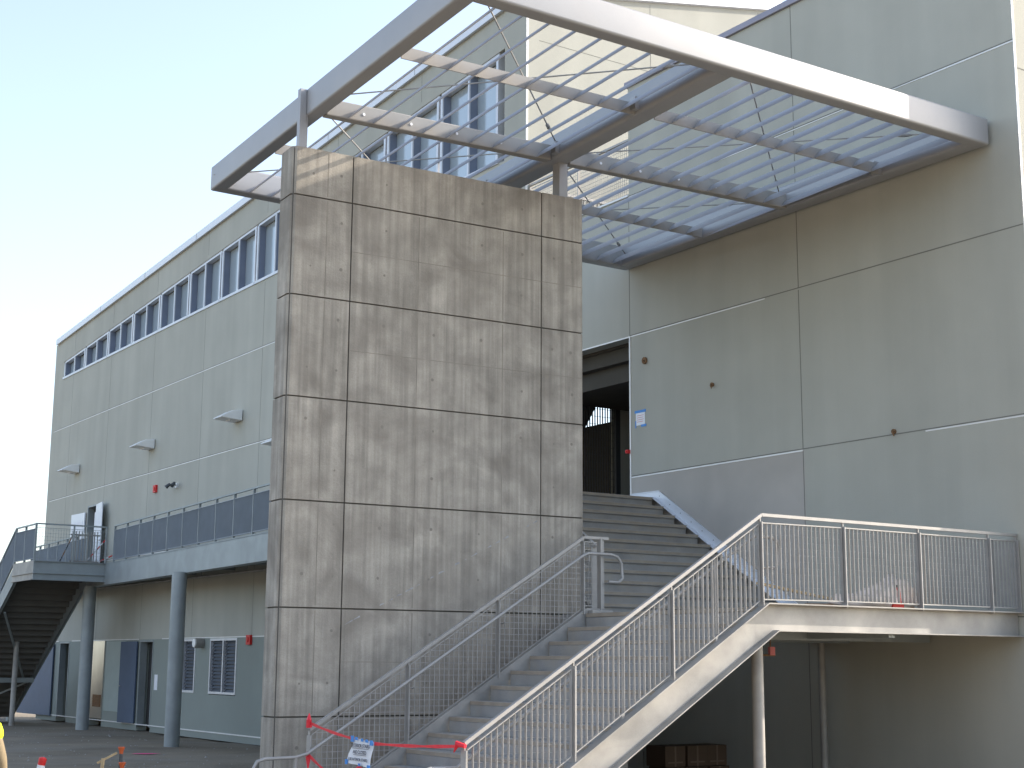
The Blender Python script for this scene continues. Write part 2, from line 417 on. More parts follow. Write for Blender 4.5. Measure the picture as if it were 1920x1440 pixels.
# guard on the little terrace above the bridging wall
GT = thing('terrace_guard', 'mesh guard rail on the small terrace above the dark passage', 'railing', (XW + .1, 21.1, J3))
def grating(mb, p, u, L, H0, slope, nrm, depth, sp=.065, cr=.07, bt=.0035, cw=.005):
    """p: lower corner (world), u: horizontal direction, H0 height, slope rise per metre; nrm: depth direction"""
    u = Vector(u); nrm = Vector(nrm)
    nb = max(2, int(round(L / sp)))
    for i in range(nb + 1):
        s = L * i / nb
        mb.obox(p + u * (s - bt / 2) + UP * (slope * s) - nrm * depth / 2, u * bt, nrm * depth, UP * H0)
    z = math.ceil(min(0, slope * L) / cr) * cr; zmax = H0 + max(0, slope * L)
    while z < zmax:
        if abs(slope) < 1e-6: a, b = 0, L
        else:
            s1, s2 = sorted(((z - H0) / slope, z / slope)); a, b = max(0, s1), min(L, s2)
        if b - a > .03: mb.obox(p + u * a + UP * (z - cw / 2) + nrm * (depth / 2 - cw), u * (b - a), nrm * cw, UP * cw)
        z += cr
    d = u * L + UP * slope * L
    for zz in (0, H0): mb.obox(p + UP * (zz - .008) - nrm * depth / 2, d, nrm * depth, UP * .012)
for k in range(2):
    mb = MB(); grating(mb, V(XW + .1, Y1b + .06 + k * 1.58, J3 + .1), (0, 1, 0), 1.5, .92, 0, (1, 0, 0), .006, .06, .07, .005); part('mesh_panel', mb, 'galv_rail', GT)
for k in range(3): mb = MB(); y = Y1b + .03 + k * 1.57; mb.box(XW + .07, XW + .13, y - .01, y + .01, J3 + .02, J3 + 1.07); part('post', mb, 'galv_rail', GT)
mb = MB(); mb.bar(V(XW + .1, Y1b, J3 + 1.09), V(XW + .1, YN, J3 + 1.09), .05, .04); part('top_rail', mb, 'galv_rail', GT)
GP = thing('terrace_guard', 'picket guard rail standing across the back of the small terrace, against the sunlit wall', 'railing', (18, 22.4, J3))
mb = MB()
for i in range(48): mb.box(16.3 + i * .085, 16.315 + i * .085, 22.52, 22.56, J3 + .02, J3 + .95)
part('pickets', mb, 'galv_rail', GP)
mb = MB(); mb.box(16.2, 20.5, 22.5, 22.56, J3 + .95, J3 + 1.0); part('top_rail', mb, 'galv_rail', GP)
# gate inside the passage
PG = thing('passage_gate', 'dark barred metal gate inside the passage at the head of the stairs', 'gate', (17.1, YN + .05, 2.66))
mb = MB()
for i in range(19): x = 16.5 + i * .062; mb.box(x, x + .014, YN + .02, YN + .045, 2.7, 4.9)
for k in range(15): z = 2.75 + k * .15; mb.box(16.5, 17.6, YN + .045, YN + .051, z, z + .007)
part('bars', mb, 'rebar', PG)
mb = MB(); mb.box(16.44, 16.5, YN, YN + .06, 2.66, 5.0); mb.box(17.55, 17.66, YN, YN + .07, 2.66, 5.0); mb.box(16.5, 17.55, YN, YN + .06, 4.9, 5.0); mb.box(16.5, 17.66, YN - .02, YN + .02, 5.0, J2)
part('frame', mb, 'rebar', PG)
mb = MB(); mb.bar(V(16.3, YN + .6, 4.4), V(16.9, YN + .6, 5.6), .1, .1)
part('brace', mb, 'rebar', PG)
mb = MB(); mb.prism([V(17.62, 23.3, 5.2), V(17.2, 23.3, 4.5), V(16.85, 23.3, 3.95), V(16.4, 23.3, 3.95), V(16.4, 23.3, 5.2)], (0, .06, 0)); part('plate', mb, 'rebar', PG)
mb = MB(); mb.box(16.32, 16.42, Y1b + .05, Y1b + 1.1, 2.66, 4.9)
tagged('passage_door', mb, 'door_blue', 'dark blue door leaf standing open at the right edge of the dark passage', 'door')

# ------------------------------------------------------------------ free-standing concrete wall
YC = 15.80
S = YC / 15.62
P0 = Vector((7.208 * S, YC, 0)); WID = 4.147 * S; TH = .38
zj = [G - .1, -.627 * S, .595 * S, 1.826 * S, 3.043 * S, 4.264 * S, 5.493 * S, 6.096 * S]
sj = [0, .79 * S, 3.50 * S, WID]
CW = thing('concrete_wall', 'tall free-standing board-marked concrete wall carrying the canopy posts', 'wall', (P0.x + 2, YC, G))
mb = MB(); mb.use('concrete_core')
def kp(s, t, z): return Vector((P0.x, P0.y, z + H)) + KB * s + KA * t
mb.obox(kp(.02, .02, zj[0]), KB * (WID - .04), KA * (TH - .04), UP * (zj[-1] - zj[0] - .02))
part('core', mb, None, CW)
gp = .009; ch = .05
mb = MB(); mb.use('concrete')
for zi in range(len(zj) - 1):
    za = zj[zi] + gp; zb = zj[zi + 1] - (gp if zi < len(zj) - 2 else 0)
    for si in range(3):
        sa = sj[si] + (gp if si else 0); sb = sj[si + 1] - (gp if si < 2 else 0)
        pts = [(sa, 0), (sb, 0), (sb, TH), (sa, TH)]
        if si == 0: pts = [(ch, 0), (sb, 0), (sb, TH), (0, TH), (0, ch)]
        if si == 2: pts = [(sa, 0), (sb - .02, 0), (sb, .02), (sb, TH), (sa, TH)]
        mb.prism([kp(s_, t_, za) for s_, t_ in pts], UP * (zb - za))
mb.use('tie_hole')
tz = [(-.627 * S, .3), (-.627 * S, .95)]
for zi in range(len(zj) - 1):
    for s_ in (.28, .66, 1.25, 1.95, 2.62, 3.25, 3.72, 4.0):
        for fr in ((.3, .78) if zi < 6 else (.5,)):
            zc = zj[zi] + (zj[zi + 1] - zj[zi]) * fr + random.uniform(-.02, .02)
            if random.random() < .3: continue
            r = random.uniform(.012, .022); ss = s_ + random.uniform(-.02, .02)
            b0 = len(mb.v); mb.v += [kp(ss + r * math.cos(t), -.0015, zc + r * math.sin(t)) for t in [math.pi * 2 * q / 10 for q in range(10)]]
            mb.face([b0 + q for q in range(10)])
mb.use('seam')
for zi in range(len(zj) - 1):
    a_, b_ = zj[zi] + .03, zj[zi + 1] - .03
    for s_ in (.46, 1.72, 2.95):
        if zi == 6 and s_ > 1: continue
        mb.obox(kp(s_, -.0012, a_), KB * .012, KA * .001, UP * (b_ - a_))
    if zi in (0, 1, 4, 5):
        m_ = (a_ + b_) / 2; mb.obox(kp(sj[1] + .02, -.0012, m_), KB * (sj[3] - sj[1] - .05), KA * .001, UP * .008)
mb.use('chalk')
for k in range(26):
    if random.random() < .3: continue
    s0 = .62 + k * .112; z0 = .30 + k * .0575; l_ = random.uniform(.04, .12); h1, h2 = random.uniform(.004, .03), random.uniform(.002, .02)
    mb.prism([kp(s0, -.0016, z0), kp(s0 + l_, -.0016, z0 + l_ * .51 - h2 / 2), kp(s0 + l_ * .95, -.0016, z0 + l_ * .51 + h2), kp(s0 + .01, -.0016, z0 + h1)], KA * .001)
part('panels', mb, None, CW)

# ------------------------------------------------------------------ canopy
ZC = 6.651; HB = .363
CN = thing('louvred_canopy', 'silver painted steel canopy with tilted louvre blades over the entrance stairs', 'canopy', (11.4, 15.7, ZC))
F1, F2 = (7.33, 11.90), (15.33, 11.87)
B1, B2 = (7.71, 19.50), (15.36, 19.58)
def p2(a, z): return V(a[0], a[1], z)
def quadbeam(a, b, w, inward, z0=ZC, z1=ZC + HB, bev=.035, name='beam', m='silver', ext=0):
    a = V(a[0], a[1], z0); b = V(b[0], b[1], z0); d = (b - a).normalized()
    mb = MB(); mb.obox(a - d * ext, Vector(inward) * w, (b - a) + d * 2 * ext, UP * (z1 - z0))
    return part(name, mb, m, CN, bevel=bev, seg=3, smooth=True)
W = .2
quadbeam(F1, F2, W, (0, 1, 0), name='front_beam')
quadbeam(B1, B2, W, (0, -1, 0), name='back_beam')
quadbeam((F1[0], F1[1] + .02), (B1[0], B1[1] - .02), W, (1, 0, 0), z0=ZC + .003, z1=ZC + HB - .003, name='side_beam')
quadbeam((15.33, F2[1] + .02), (15.36, B2[1] - .02), .26, (-1, 0, 0), z0=ZC + .003, z1=ZC + HB - .003, name='wall_beam')
MT = lambda y: 10.87 + (y - 13.66) * math.tan(.061)
quadbeam((MT(12.02), 12.02), (MT(19.5), 19.5), .3, (1, 0, 0), z0=ZC + .004, z1=ZC + HB - .004, name='middle_beam', bev=.06)
# purlins
def purl(ya, yb, w, z0, z1, name, m='purlin_grey'):
    for (xa, xb) in ((None, 'm'), ('m', None)):
        if xa is None: xs_ = (7.33 + (ya - 11.9) * .05 + .2, MT((ya + yb) / 2) )
        else: xs_ = (MT((ya + yb) / 2) + .3, 15.1)
        f = lambda x: ya + (yb - ya) * (x - 7.5) / 7.6
        mb = MB(); mb.obox(V(xs_[0], f(xs_[0]), z0), (xs_[1] - xs_[0], f(xs_[1]) - f(xs_[0]), 0), (0, w, 0), (0, 0, z1 - z0))
        if w > .05:
            pu = part(name, mb, m, CN, bevel=.015)
            mb = MB()
            x = xs_[0] + .5
            while x < xs_[1] - .3: mb.tube([V(x, f(x) - .006, z0 + .1), V(x, f(x) + .01, z0 + .1)], .02, 10); x += .66
            part('cap', mb, 'paper', pu)
        else: part(name, mb, m, CN)
purl(13.76, 13.49, .014, ZC + .0, ZC + .15, 'purlin')
purl(15.82, 15.36, .13, ZC + .0, ZC + .22, 'purlin')
purl(17.50, 17.26, .014, ZC + .0, ZC + .15, 'purlin')
# louvre blades: tilted aerofoils running front to back
def blade(xf):
    a = R(46.5); c = .20; t = .024
    ya, yb = 12.06, 19.34
    xb = xf + (yb - ya) * math.tan(.061)
    if xb + .1 > 15.3: yb = ya + (15.2 - xf) / math.tan(.061); xb = xf + (yb - ya) * math.tan(.061)
    prof = [(-.5, 0), (-.3, .5), (.1, .5), (.5, 0), (.1, -.5), (-.3, -.5)]
    def ring(x, y): return [V(x + c * u * math.cos(a) - t * v * math.sin(a), y, ZC + .075 + c * u * math.sin(a) + t * v * math.cos(a)) for u, v in prof]
    r0 = ring(xf, ya); r1 = ring(xb, yb)
    mb = MB(); mb.v = r0 + r1; n = 6
    mb.face(list(range(n))); mb.face([n + i for i in range(n)][::-1])
    for i in range(n): mb.face([i, (i + 1) % n, n + (i + 1) % n, n + i])
    part('louvre_blade', mb, 'silver', CN, smooth=True)
off = -(13.66 - 12.06) * math.tan(.061)
for i in range(9): blade(7.95 + .345 * i + off)
for i in range(10): blade(11.50 + .345 * i + off)
blade(7.605 + off); blade(14.95 + off)
# diagonal rods
def rod(a, b, z=ZC + .2):
    mb = MB(); mb.use('galv'); a = V(*a, z); b = V(*b, z); mb.tube([a, b], .0095, 8)
    d = (b - a).normalized(); q = a.lerp(b, .86 if a.x < b.x else .14); mb.tube([q - d * .1, q - d * .05, q + d * .05, q + d * .1], [.012, .026, .026, .012], 8)
    part('brace_rod', mb, None, CN)
for xa, xb in ((7.6, 11.0), (11.3, 15.1)):
    rod((xa, 12.1), (xb, 15.5)); rod((xa, 15.8), (xb, 12.1)); rod((xa + .1, 16.0), (xb + .1, 19.35)); rod((xa + .1, 19.35), (xb + .1, 15.7))
# posts on the wall top
zt = 6.096 * S
mb = MB(); mb.box(7.445, 7.53, 15.98, 16.06, zt, ZC + HB - .02); mb.box(7.53, 7.56, 15.99, 16.05, zt, ZC + .05); part('post', mb, 'silver', CN, bevel=.004)
mb = MB(); mb.box(11.13, 11.27, 15.62, 15.78, zt, ZC + .02); part('post', mb, 'silver', CN, bevel=.01)
for y in (13.6, 15.45, 17.35):
    mb = MB(); mb.box(MT(y) - .07, MT(y) + .0, y - .05, y + .05, ZC + .04, ZC + .2); part('cleat', mb, 'silver_dark', CN)
    mb = MB(); mb.box(15.0, 15.08, y - .05, y + .05, ZC + .03, ZC + .2); part('cleat', mb, 'silver_dark', CN)

# ------------------------------------------------------------------ entrance staircase
LZ, FZ = .60, 2.66
X0, TR = 11.17, .2825; RISE = (LZ - G) / 15; SL = .62
ST = thing('entrance_staircase', 'wide two-flight outdoor staircase with landing and pale steel stringers', 'staircase', (9.5, 13.5, G))
YA, YB = 11.90, 15.06
for k in range(15):            # lower flight, tread k below the landing
    zt_ = LZ - RISE * k; xr = X0 - TR * k
    if k == 0: continue
    mb = MB(); mb.use('stair_concrete'); mb.box(xr - .03, xr + TR, YA + .01, YB - .01, zt_ - .05, zt_)
    mb.box(xr + TR - .03, xr + TR - .005, YA + .01, YB - .01, zt_, zt_ + RISE - .05)
    mb.use('nosing'); mb.box(xr - .034, xr + .04, YA + .012, YB - .012, zt_ - .045, zt_ + .002)
    part('step', mb, None, ST, bevel=.004)
mb = MB(); mb.box(X0 - TR * 14 - .03, X0 - TR * 14 - .005, YA + .01, YB - .01, G - .1, LZ - RISE * 14 - .05); part('riser', mb, 'stair_concrete', ST)
def prof(off): return [(X0 - TR * 15.4, LZ - RISE * 15.4 * 1.0 + off), (X0 - .05, LZ - .03 + off)]
def channel(pts_top, y, out, depth_v, t=.012, fl=.1, name='stringer', m='galv'):
    """pts_top: (x, z) polyline of the top edge; flange towards out (+1/-1 in y)"""
    mb = MB(); mb.use(m); n = len(pts_top)
    top = pts_top; bot = [(x, z - dv) for (x, z), dv in zip(pts_top, depth_v)]
    for i in range(n - 1):
        a, b = top[i], top[i + 1]; c, d = bot[i], bot[i + 1]
        mb.prism([V(c[0], y, c[1]), V(d[0], y, d[1]), V(b[0], y, b[1]), V(a[0], y, a[1])], (0, -out * t, 0))
        for (p, q, s_) in ((a, b, -1), (c, d, 1)):
            mb.prism([V(p[0], y, p[1]), V(q[0], y, q[1]), V(q[0], y, q[1] + s_ * .014), V(p[0], y, p[1] + s_ * .014)], (0, out * fl, 0))
    return part(name, mb, None, ST)
zs0 = LZ + .04; DS = .36; DB = .30
Ls = 4.2
xk = 11.155; xk2 = 11.29
tp = [(xk - Ls, zs0 - Ls * SL), (xk, zs0), (15.38, zs0)]
mb = MB(); mb.use('galv')
def chan2(tops, bots, y, out, name, fl=.1, par=None):
    mb = MB(); mb.use('galv'); t = .012
    for i in range(len(tops) - 1):
        a, b, c, d = tops[i], tops[i + 1], bots[i], bots[i + 1]
        mb.prism([V(c[0], y, c[1]), V(d[0], y, d[1]), V(b[0], y, b[1]), V(a[0], y, a[1])], (0, -out * t, 0))
        mb.prism([V(a[0], y, a[1] - .014), V(b[0], y, b[1] - .014), V(b[0], y, b[1]), V(a[0], y, a[1])], (0, out * fl, 0))
        mb.prism([V(c[0], y, c[1]), V(d[0], y, d[1]), V(d[0], y, d[1] + .014), V(c[0], y, c[1] + .014)], (0, out * fl, 0))
    return part(name, mb, None, par or ST)
chan2(tp[:2], [(xk2 - Ls, zs0 - DB - Ls * SL), (xk2, zs0 - DB)], 11.88, -1, 'stringer')
chan2(tp[1:], [(xk2, zs0 - DB), (15.38, zs0 - DB)], 11.88, -1, 'landing_beam')
chan2([(xk - Ls, zs0 - Ls * SL + .03), (xk + .02, zs0 + .03), (xk + .3, zs0 + .03)], [(xk2 - Ls, zs0 - DB - Ls * SL), (xk2, zs0 - DB), (xk2 + .2, zs0 - DB)], 15.09, 1, 'stringer')
mb = MB(); mb.use('galv'); mb.box(X0 + .02, X0 + .34, 14.98, 15.12, LZ - .2, LZ + .045); part('corner_kerb', mb, None, ST, bevel=.015)
YU0 = 15.81; TU = .2788; RU = (FZ - LZ) / 12
mb = MB(); mb.use('stair_concrete'); mb.box(X0, 15.36, YA + .01, YU0 + .02, LZ - .12, LZ)
mb.use('galv_blue'); mb.box(X0 + .15, 15.3, 13.2, 13.3, LZ - .32, LZ - .125); mb.box(X0 + .15, 15.3, 14.6, 14.7, LZ - .32, LZ - .125); mb.box(13.1, 13.2, 11.9, 15.7, LZ - .30, LZ - .125)
mb.use('nosing'); mb.box(X0 - .034, X0 + .04, YA + .012, YB - .012, LZ - .045, LZ + .002)
part('landing', mb, None, ST)
for k in range(12):
    y = YU0 + TU * k; z = LZ + RU * (k + 1)
    mb = MB(); mb.use('stair_concrete'); mb.box(11.68, 15.32, y - .03, y + (TU if k < 11 else .75), z - .05, z); mb.box(11.68, 15.32, y, y + .025, z - RU, z - .05)
    mb.use('nosing'); mb.box(11.68, 15.32, y - .034, y + .03, z - .042, z + .002)
    part('step', mb, None, ST, bevel=.004)
def chanY(tops, bots, x, out, name, m='galv', fl=.085, tfl=None):
    tfl = fl if tfl is None else tfl
    mb = MB(); mb.use(m); t = .012
    for i in range(len(tops) - 1):
        a, b, c, d = tops[i], tops[i + 1], bots[i], bots[i + 1]
        mb.prism([V(x, *c), V(x, *d), V(x, *b), V(x, *a)], (-out * t, 0, 0))
        mb.prism([V(x, a[0], a[1] - .012), V(x, b[0], b[1] - .012), V(x, *b), V(x, *a)], (out * tfl, 0, 0))
        mb.prism([V(x, *c), V(x, *d), V(x, d[0], d[1] + .012), V(x, c[0], c[1] + .012)], (out * fl, 0, 0))
    mb.use('dark')
    for q in range(12):
        yy = 15.9 + q * .26; zz = LZ + (yy - 15.53) * .616 + .09; mb.tube([V(x + out * .003, yy, zz), V(x, yy, zz)], .008, 6)
    return part(name, mb, None, ST)
ns = lambda y: LZ + (y - 15.53) * .6158
chanY([(15.5, ns(15.5) + .17), (18.78, ns(18.78) + .17), (19.5, 2.78)], [(15.6, ns(15.6) - .01), (18.87, 2.66), (19.5, 2.668)], 15.38, -1, 'wall_stringer', 'fascia', tfl=.012)
chanY([(15.6, ns(15.6) + .10), (18.87, 2.74), (19.4, 2.74)], [(15.6, ns(15.6) - .2), (18.87 + .12, 2.42), (19.4, 2.42)], 11.66, -1, 'stringer')
mb = MB(); mb.tube([V(11.42, 12.28, G - .1), V(11.42, 12.28, LZ - .12)], .066, 20); part('column', mb, 'galv', ST, smooth=True)
mb = MB(); mb.box(11.68, 11.7, 15.85, 18.9, G, LZ - .2); 
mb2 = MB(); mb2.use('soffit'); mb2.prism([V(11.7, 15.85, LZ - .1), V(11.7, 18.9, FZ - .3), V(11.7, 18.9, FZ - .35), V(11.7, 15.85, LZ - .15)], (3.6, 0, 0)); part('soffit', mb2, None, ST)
mb = MB(); mb.box(11.70, 11.85, 15.95, 19.4, G - .1, LZ - .2); mb.box(11.85, 15.38, 19.25, 19.4, G - .1, 2.2); mb.box(11.70, 11.85, 17.2, 19.4, LZ - .2, 1.0); mb.prism([V(7.3, 15.14, G - .1), V(11.85, 15.14, G - .1), V(11.85, 15.14, LZ - .45), V(11.2, 15.14, LZ - .45), V(7.3, 15.14, LZ - .5 - 3.9 * SL)], (0, .12, 0)); mb.box(11.70, 11.85, 15.26, 15.95, G - .1, LZ - .2); part('shade_wall', mb, 'stair_concrete', ST)  # unseen walls added below the flights to keep light out

# ------------------------------------------------------------------ railings
RG = 'galv_rail'
def rail_run(root, pts, nrm, posts, depth=.03, gk={}, m=RG, rail_h=.98, panel=(.07, .89), handrail=None, parts=True):
    """pts: list of (x,y,z base) corners along the run; posts: list of (x,y,z base)"""
    nrm = Vector(nrm)
    for i in range(len(pts) - 1):
        a = V(*pts[i]); b = V(*pts[i + 1])
        mb = MB(); mb.bar(a + UP * (rail_h - .018), b + UP * (rail_h - .018), .045, .034, nrm); part('top_rail', mb, m, root)
    for q in posts:
        p = V(*q); u = nrm.cross(UP).normalized()
        mb = MB(); mb.obox(p - u * .008 - nrm * .045 - UP * .01, u * .016, nrm * .09, UP * (panel[1] + .02)); mb.obox(p - u * .008 - nrm * .016 + UP * (panel[1] + .01), u * .016, nrm * .032, UP * (rail_h - panel[1] - .04))
        part('post', mb, m, root, bevel=.002, seg=1)
    for a, b in zip(posts, posts[1:]):
        a = V(*a); b = V(*b); d = b - a; L = math.hypot(d.x, d.y); u = Vector((d.x / L, d.y / L, 0)); sl = d.z / L
        mb = MB(); grating(mb, a + u * .03 + UP * (panel[0] + sl * .03), u, L - .06, panel[1] - panel[0], sl, nrm, depth, **gk)
        part('infill_panel', mb, m, root)
zb = lambda x: LZ + .02 + SL * min(0, x - 11.12)
RDEP = .032
RR = thing('stair_railing', 'sunlit steel railing on the near side of the lower flight and landing edge', 'railing', (11.2, 11.87, LZ))
px_ = [7.377, 8.61, 9.85, 11.1, 12.358, 13.6, 14.847, 15.37]
rail_run(RR, [(7.377, 11.85, zb(7.377)), (11.12, 11.85, LZ + .02), (15.38, 11.85, LZ + .02)], (0, 1, 0), [(x, 11.85, zb(x)) for x in px_], depth=RDEP, gk=dict(bt=.0045, cw=.003))
mb = MB(); hz = .74; q = 11.97
mb.tube([V(6.9, q, zb(7.377) + hz - .35), V(6.95, q, zb(7.377) + hz - .03), V(7.1, q, zb(7.377) + hz), V(7.377, q, zb(7.377) + hz)] + [V(x, q, zb(x) + hz) for x in (8, 9, 10, 11.05)] + [V(11.14, q, LZ + .76 + 0), V(11.38, q, LZ + .76), V(11.46, q, LZ + .73), V(11.49, q, LZ + .66), V(11.48, q, LZ + .5), V(11.43, q, LZ + .43), V(11.14, q, LZ + .42)], .019, 10)
part('handrail', mb, RG, RR, smooth=True)
# intermediate stiffeners
mb = MB()
for xm in (8.0, 9.23, 10.47): mb.obox(V(xm, 11.875, zb(xm) - .05), (.03, 0, 0), (0, .012, 0), (0, 0, .92))
part('stiffener', mb, RG, RR)
RL = thing('stair_railing', 'shaded mesh railing in front of the concrete wall, far side of the stairs', 'railing', (9.3, 15.1, G))
pl = [7.40, 8.63, 9.86, 11.12]
rail_run(RL, [(7.40, 15.1, zb(7.40) - .02), (11.14, 15.1, LZ - .01), (11.52, 15.1, LZ - .01)], (0, 1, 0), [(x, 15.1, zb(x) - .02) for x in pl], depth=.008, gk=dict(bt=.007, cw=.007))
mb = MB(); mb.box(11.38, 11.40, 15.06, 15.14, LZ, LZ + .95); mb.box(11.40, 11.46, 15.1, 15.112, LZ, LZ + .95); part('post', mb, RG, RL)
mb = MB(); grating(mb, V(11.15, 15.1, LZ + .1), (1, 0, 0), .2, .8, 0, (0, 1, 0), .006, .06); part('infill_panel', mb, RG, RL)
mb = MB(); hz = .73; q = 15.0
mb.tube([V(6.73, q, -1.5), V(6.71, q, -1.13), V(6.75, q, -1.06), V(6.84, q, -1.035), V(7.2, q, -1.03)] + [V(x, q, zb(x) + hz) for x in (7.34, 8, 9, 10, 11.05)] + [V(11.14, q, LZ + .745), V(11.50, q, LZ + .745), V(11.60, q, LZ + .72), V(11.66, q, LZ + .64), V(11.68, q, LZ + .45), V(11.62, q, LZ + .40), V(11.45, q, LZ + .40)], .019, 10)
mb.tube([V(7.2, q, -1.03), V(7.2, q, -1.2), V(7.2, q, G)], .019, 10)
for x in (8.63, 9.86, 11.12): mb.tube([V(x + .03, 15.07, zb(x) + hz - .12), V(x + .03, q, zb(x) + hz - .1), V(x + .03, q, zb(x) + hz)], .008, 6)
part('handrail', mb, RG, RL, smooth=True)
RU_ = thing('stair_railing', 'short rail end of the upper flight peeping out beside the concrete wall edge', 'railing', (11.6, 17, LZ))
rail_run(RU_, [(11.6, 15.45, ns(15.45) - .03), (11.6, 18.9, FZ)], (1, 0, 0), [(11.6, 15.5, ns(15.5)), (11.6, 16.9, ns(16.9)), (11.6, 18.6, ns(18.6))], depth=.006)

# ------------------------------------------------------------------ walkway along the long building
WK = thing('raised_walkway', 'first-floor steel walkway on round columns running along the long building', 'walkway', (14, 36, G))
ex = lambda y: 13.285 + .0609 * (y - 29.5)
mb = MB(); mb.use('galv_blue')
ya, yb = 21.0, 52.4
def strip(x_off0, x_off1, z0, z1, y0=ya, y1=yb, mbx=None):
    (mbx or mb).hexa([V(ex(y0) + x_off0, y0, z0), V(ex(y0) + x_off1, y0, z0), V(ex(y1) + x_off1, y1, z0), V(ex(y1) + x_off0, y1, z0), V(ex(y0) + x_off0, y0, z1), V(ex(y0) + x_off1, y0, z1), V(ex(y1) + x_off1, y1, z1), V(ex(y1) + x_off0, y1, z1)])
strip(.0, .02, 2.12, 2.70); strip(-.0, .3, 2.68, 2.70 + .02); strip(-.0, .26, 2.10, 2.12)
part('edge_beam', mb, None, WK)
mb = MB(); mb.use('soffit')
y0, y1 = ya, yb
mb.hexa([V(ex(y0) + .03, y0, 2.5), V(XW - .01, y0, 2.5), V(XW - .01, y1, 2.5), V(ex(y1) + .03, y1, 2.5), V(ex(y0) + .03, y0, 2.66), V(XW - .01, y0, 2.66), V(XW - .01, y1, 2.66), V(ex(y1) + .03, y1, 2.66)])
mb.use('galv_blue')
for k in range(12): y = 23 + k * 2.6; mb.box(ex(y) + .05, XW - .02, y, y + .1, 2.28, 2.49)
part('deck', mb, None, WK)
mb = MB(); mb.box(11.7, XW, 19.0, 22.6, 2.46, FZ - .004); part('deck', mb, 'stair_concrete', WK)
mb = MB(); mb.tube([V(XW - .12, 23, 2.2), V(XW - .12, 52, 2.2)], .03, 8)
for k in range(9): mb.tube([V(XW - .12, 26 + k * 3, 2.2), V(XW - .12, 26 + k * 3, 2.45)], .012, 6)
part('pipe', mb, 'galv', WK)
for (x, y) in ((12.95, 26.3), (13.55, 35.1), (14.12, 43.7)):
    mb = MB(); mb.tube([V(x, y, G - .1), V(x, y, 2.12)], .185, 28); part('column', mb, 'galv_blue', WK, smooth=True)
WR = thing('walkway_railing', 'blue-grey panelled railing along the raised walkway', 'railing', (13.8, 36, 2.7))
def wr_run(root, pts, nrm, n_each, m='galv_blue', depth=.05):
    allp = []
    for (a, b), n_ in zip(zip(pts, pts[1:]), n_each):
        a = Vector(a); b = Vector(b); allp += [tuple(a.lerp(b, k / n_)) for k in range(n_)]
    allp.append(tuple(pts[-1]))
    nv = Vector(nrm); u = nv.cross(UP).normalized()
    for a, b in zip(pts, pts[1:]): mb = MB(); mb.bar(V(*a) + UP * 1.05, V(*b) + UP * 1.05, .05, .04, nv); part('top_rail', mb, m, root)
    for q in allp: mb = MB(); p = V(*q); mb.obox(p - u * .015 - nv * .03, u * .03, nv * .06, UP * 1.04); part('post', mb, m, root)
    for a, b in zip(allp, allp[1:]):
        a = V(*a); b = V(*b); d = b - a; L = math.hypot(d.x, d.y); uu = Vector((d.x / L, d.y / L, 0)); sl = d.z / L
        mb = MB(); grating(mb, a + uu * .03 + UP * (.08 + sl * .03), uu, L - .06, .84, sl, nv, depth, .065, 2.0, .004); part('infill_panel', mb, 'panel_blue', root)
wy = [24.2 + 1.24 * k for k in range(15)]
wr_run(WR, [(ex(y) + .04, y, 2.7) for y in (wy[0], wy[-1])], (1, 0, 0), [14])
PYF = 42.3
WR2 = thing('walkway_railing', 'far stretch of panelled railing on the walkway beyond the stair platform', 'railing', (14.4, 48, 2.7))
wr_run(WR2, [(ex(44.6) + .04, 44.6, 2.7), (ex(52) + .04, 52, 2.7)], (1, 0, 0), [6])

# outside stair at the far left with its platform
OS = thing('outdoor_staircase', 'dark steel stair dropping away behind its platform at the far left', 'staircase', (13, 46, G))
PX0, PX1 = 12.02, ex(PYF) + .02
mb = MB(); mb.use('galv_blue')
mb.box(PX0, PX1, PYF, PYF + .02, 2.18, 2.72); mb.box(PX0, PX1, PYF - .05, PYF, 2.70, 2.72); mb.box(PX0, PX1, PYF - .05, PYF, 2.36, 2.38); mb.box(PX0, PX1, PYF - .05, PYF, 2.18, 2.20)
mb.use('galv'); mb.box(PX0, PX0 + .02, PYF + .02, 44.4, 2.18, 2.72); mb.box(PX0 - .04, PX0, PYF + .02, 44.4, 2.36, 2.38); mb.box(PX0 - .04, PX0, PYF + .02, 44.4, 2.18, 2.20)
mb.use('soffit'); mb.box(PX0 + .02, PX1, PYF + .02, 44.4, 2.5, 2.66)
part('platform', mb, None, OS)
NS = 27; RS = (2.66 - G) / NS
sx0, sx1 = 12.05, 14.15
for k in range(1, NS):
    y = 44.3 + .28 * k; z = 2.66 - RS * k
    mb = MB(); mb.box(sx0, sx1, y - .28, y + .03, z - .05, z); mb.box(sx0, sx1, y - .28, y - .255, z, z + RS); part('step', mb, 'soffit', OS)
for x in (sx0 - .02, sx1):
    mb = MB(); L_ = .28 * NS
    mb.prism([V(x, 44.2, 2.18), V(x, 44.2, 2.72), V(x, 44.3 + L_, G + .2), V(x, 44.3 + L_, G - .2)], (.02, 0, 0)); mb.prism([V(x, 44.2, 2.18), V(x, 44.3 + L_, G - .2), V(x, 44.3 + L_, G - .18), V(x, 44.2, 2.2)], (.08, 0, 0))
    part('stringer', mb, 'galv_blue', OS)
mb = MB(); mb.tube([V(13.1, 47.35, G - .1), V(13.1, 47.35, .52)], .08, 16); part('column', mb, 'galv', OS, smooth=True)
mb = MB(); mb.bar(V(12.2, 45.6, 1.35), V(14.0, 49.4, -.75), .06, .05); mb.bar(V(14.0, 49.2, -.75), V(12.2, 50.6, -1.7), .06, .05); mb.box(12.05, 14.15, 48.9, 49.05, -.75, -.6); part('brace', mb, 'galv_blue', OS)
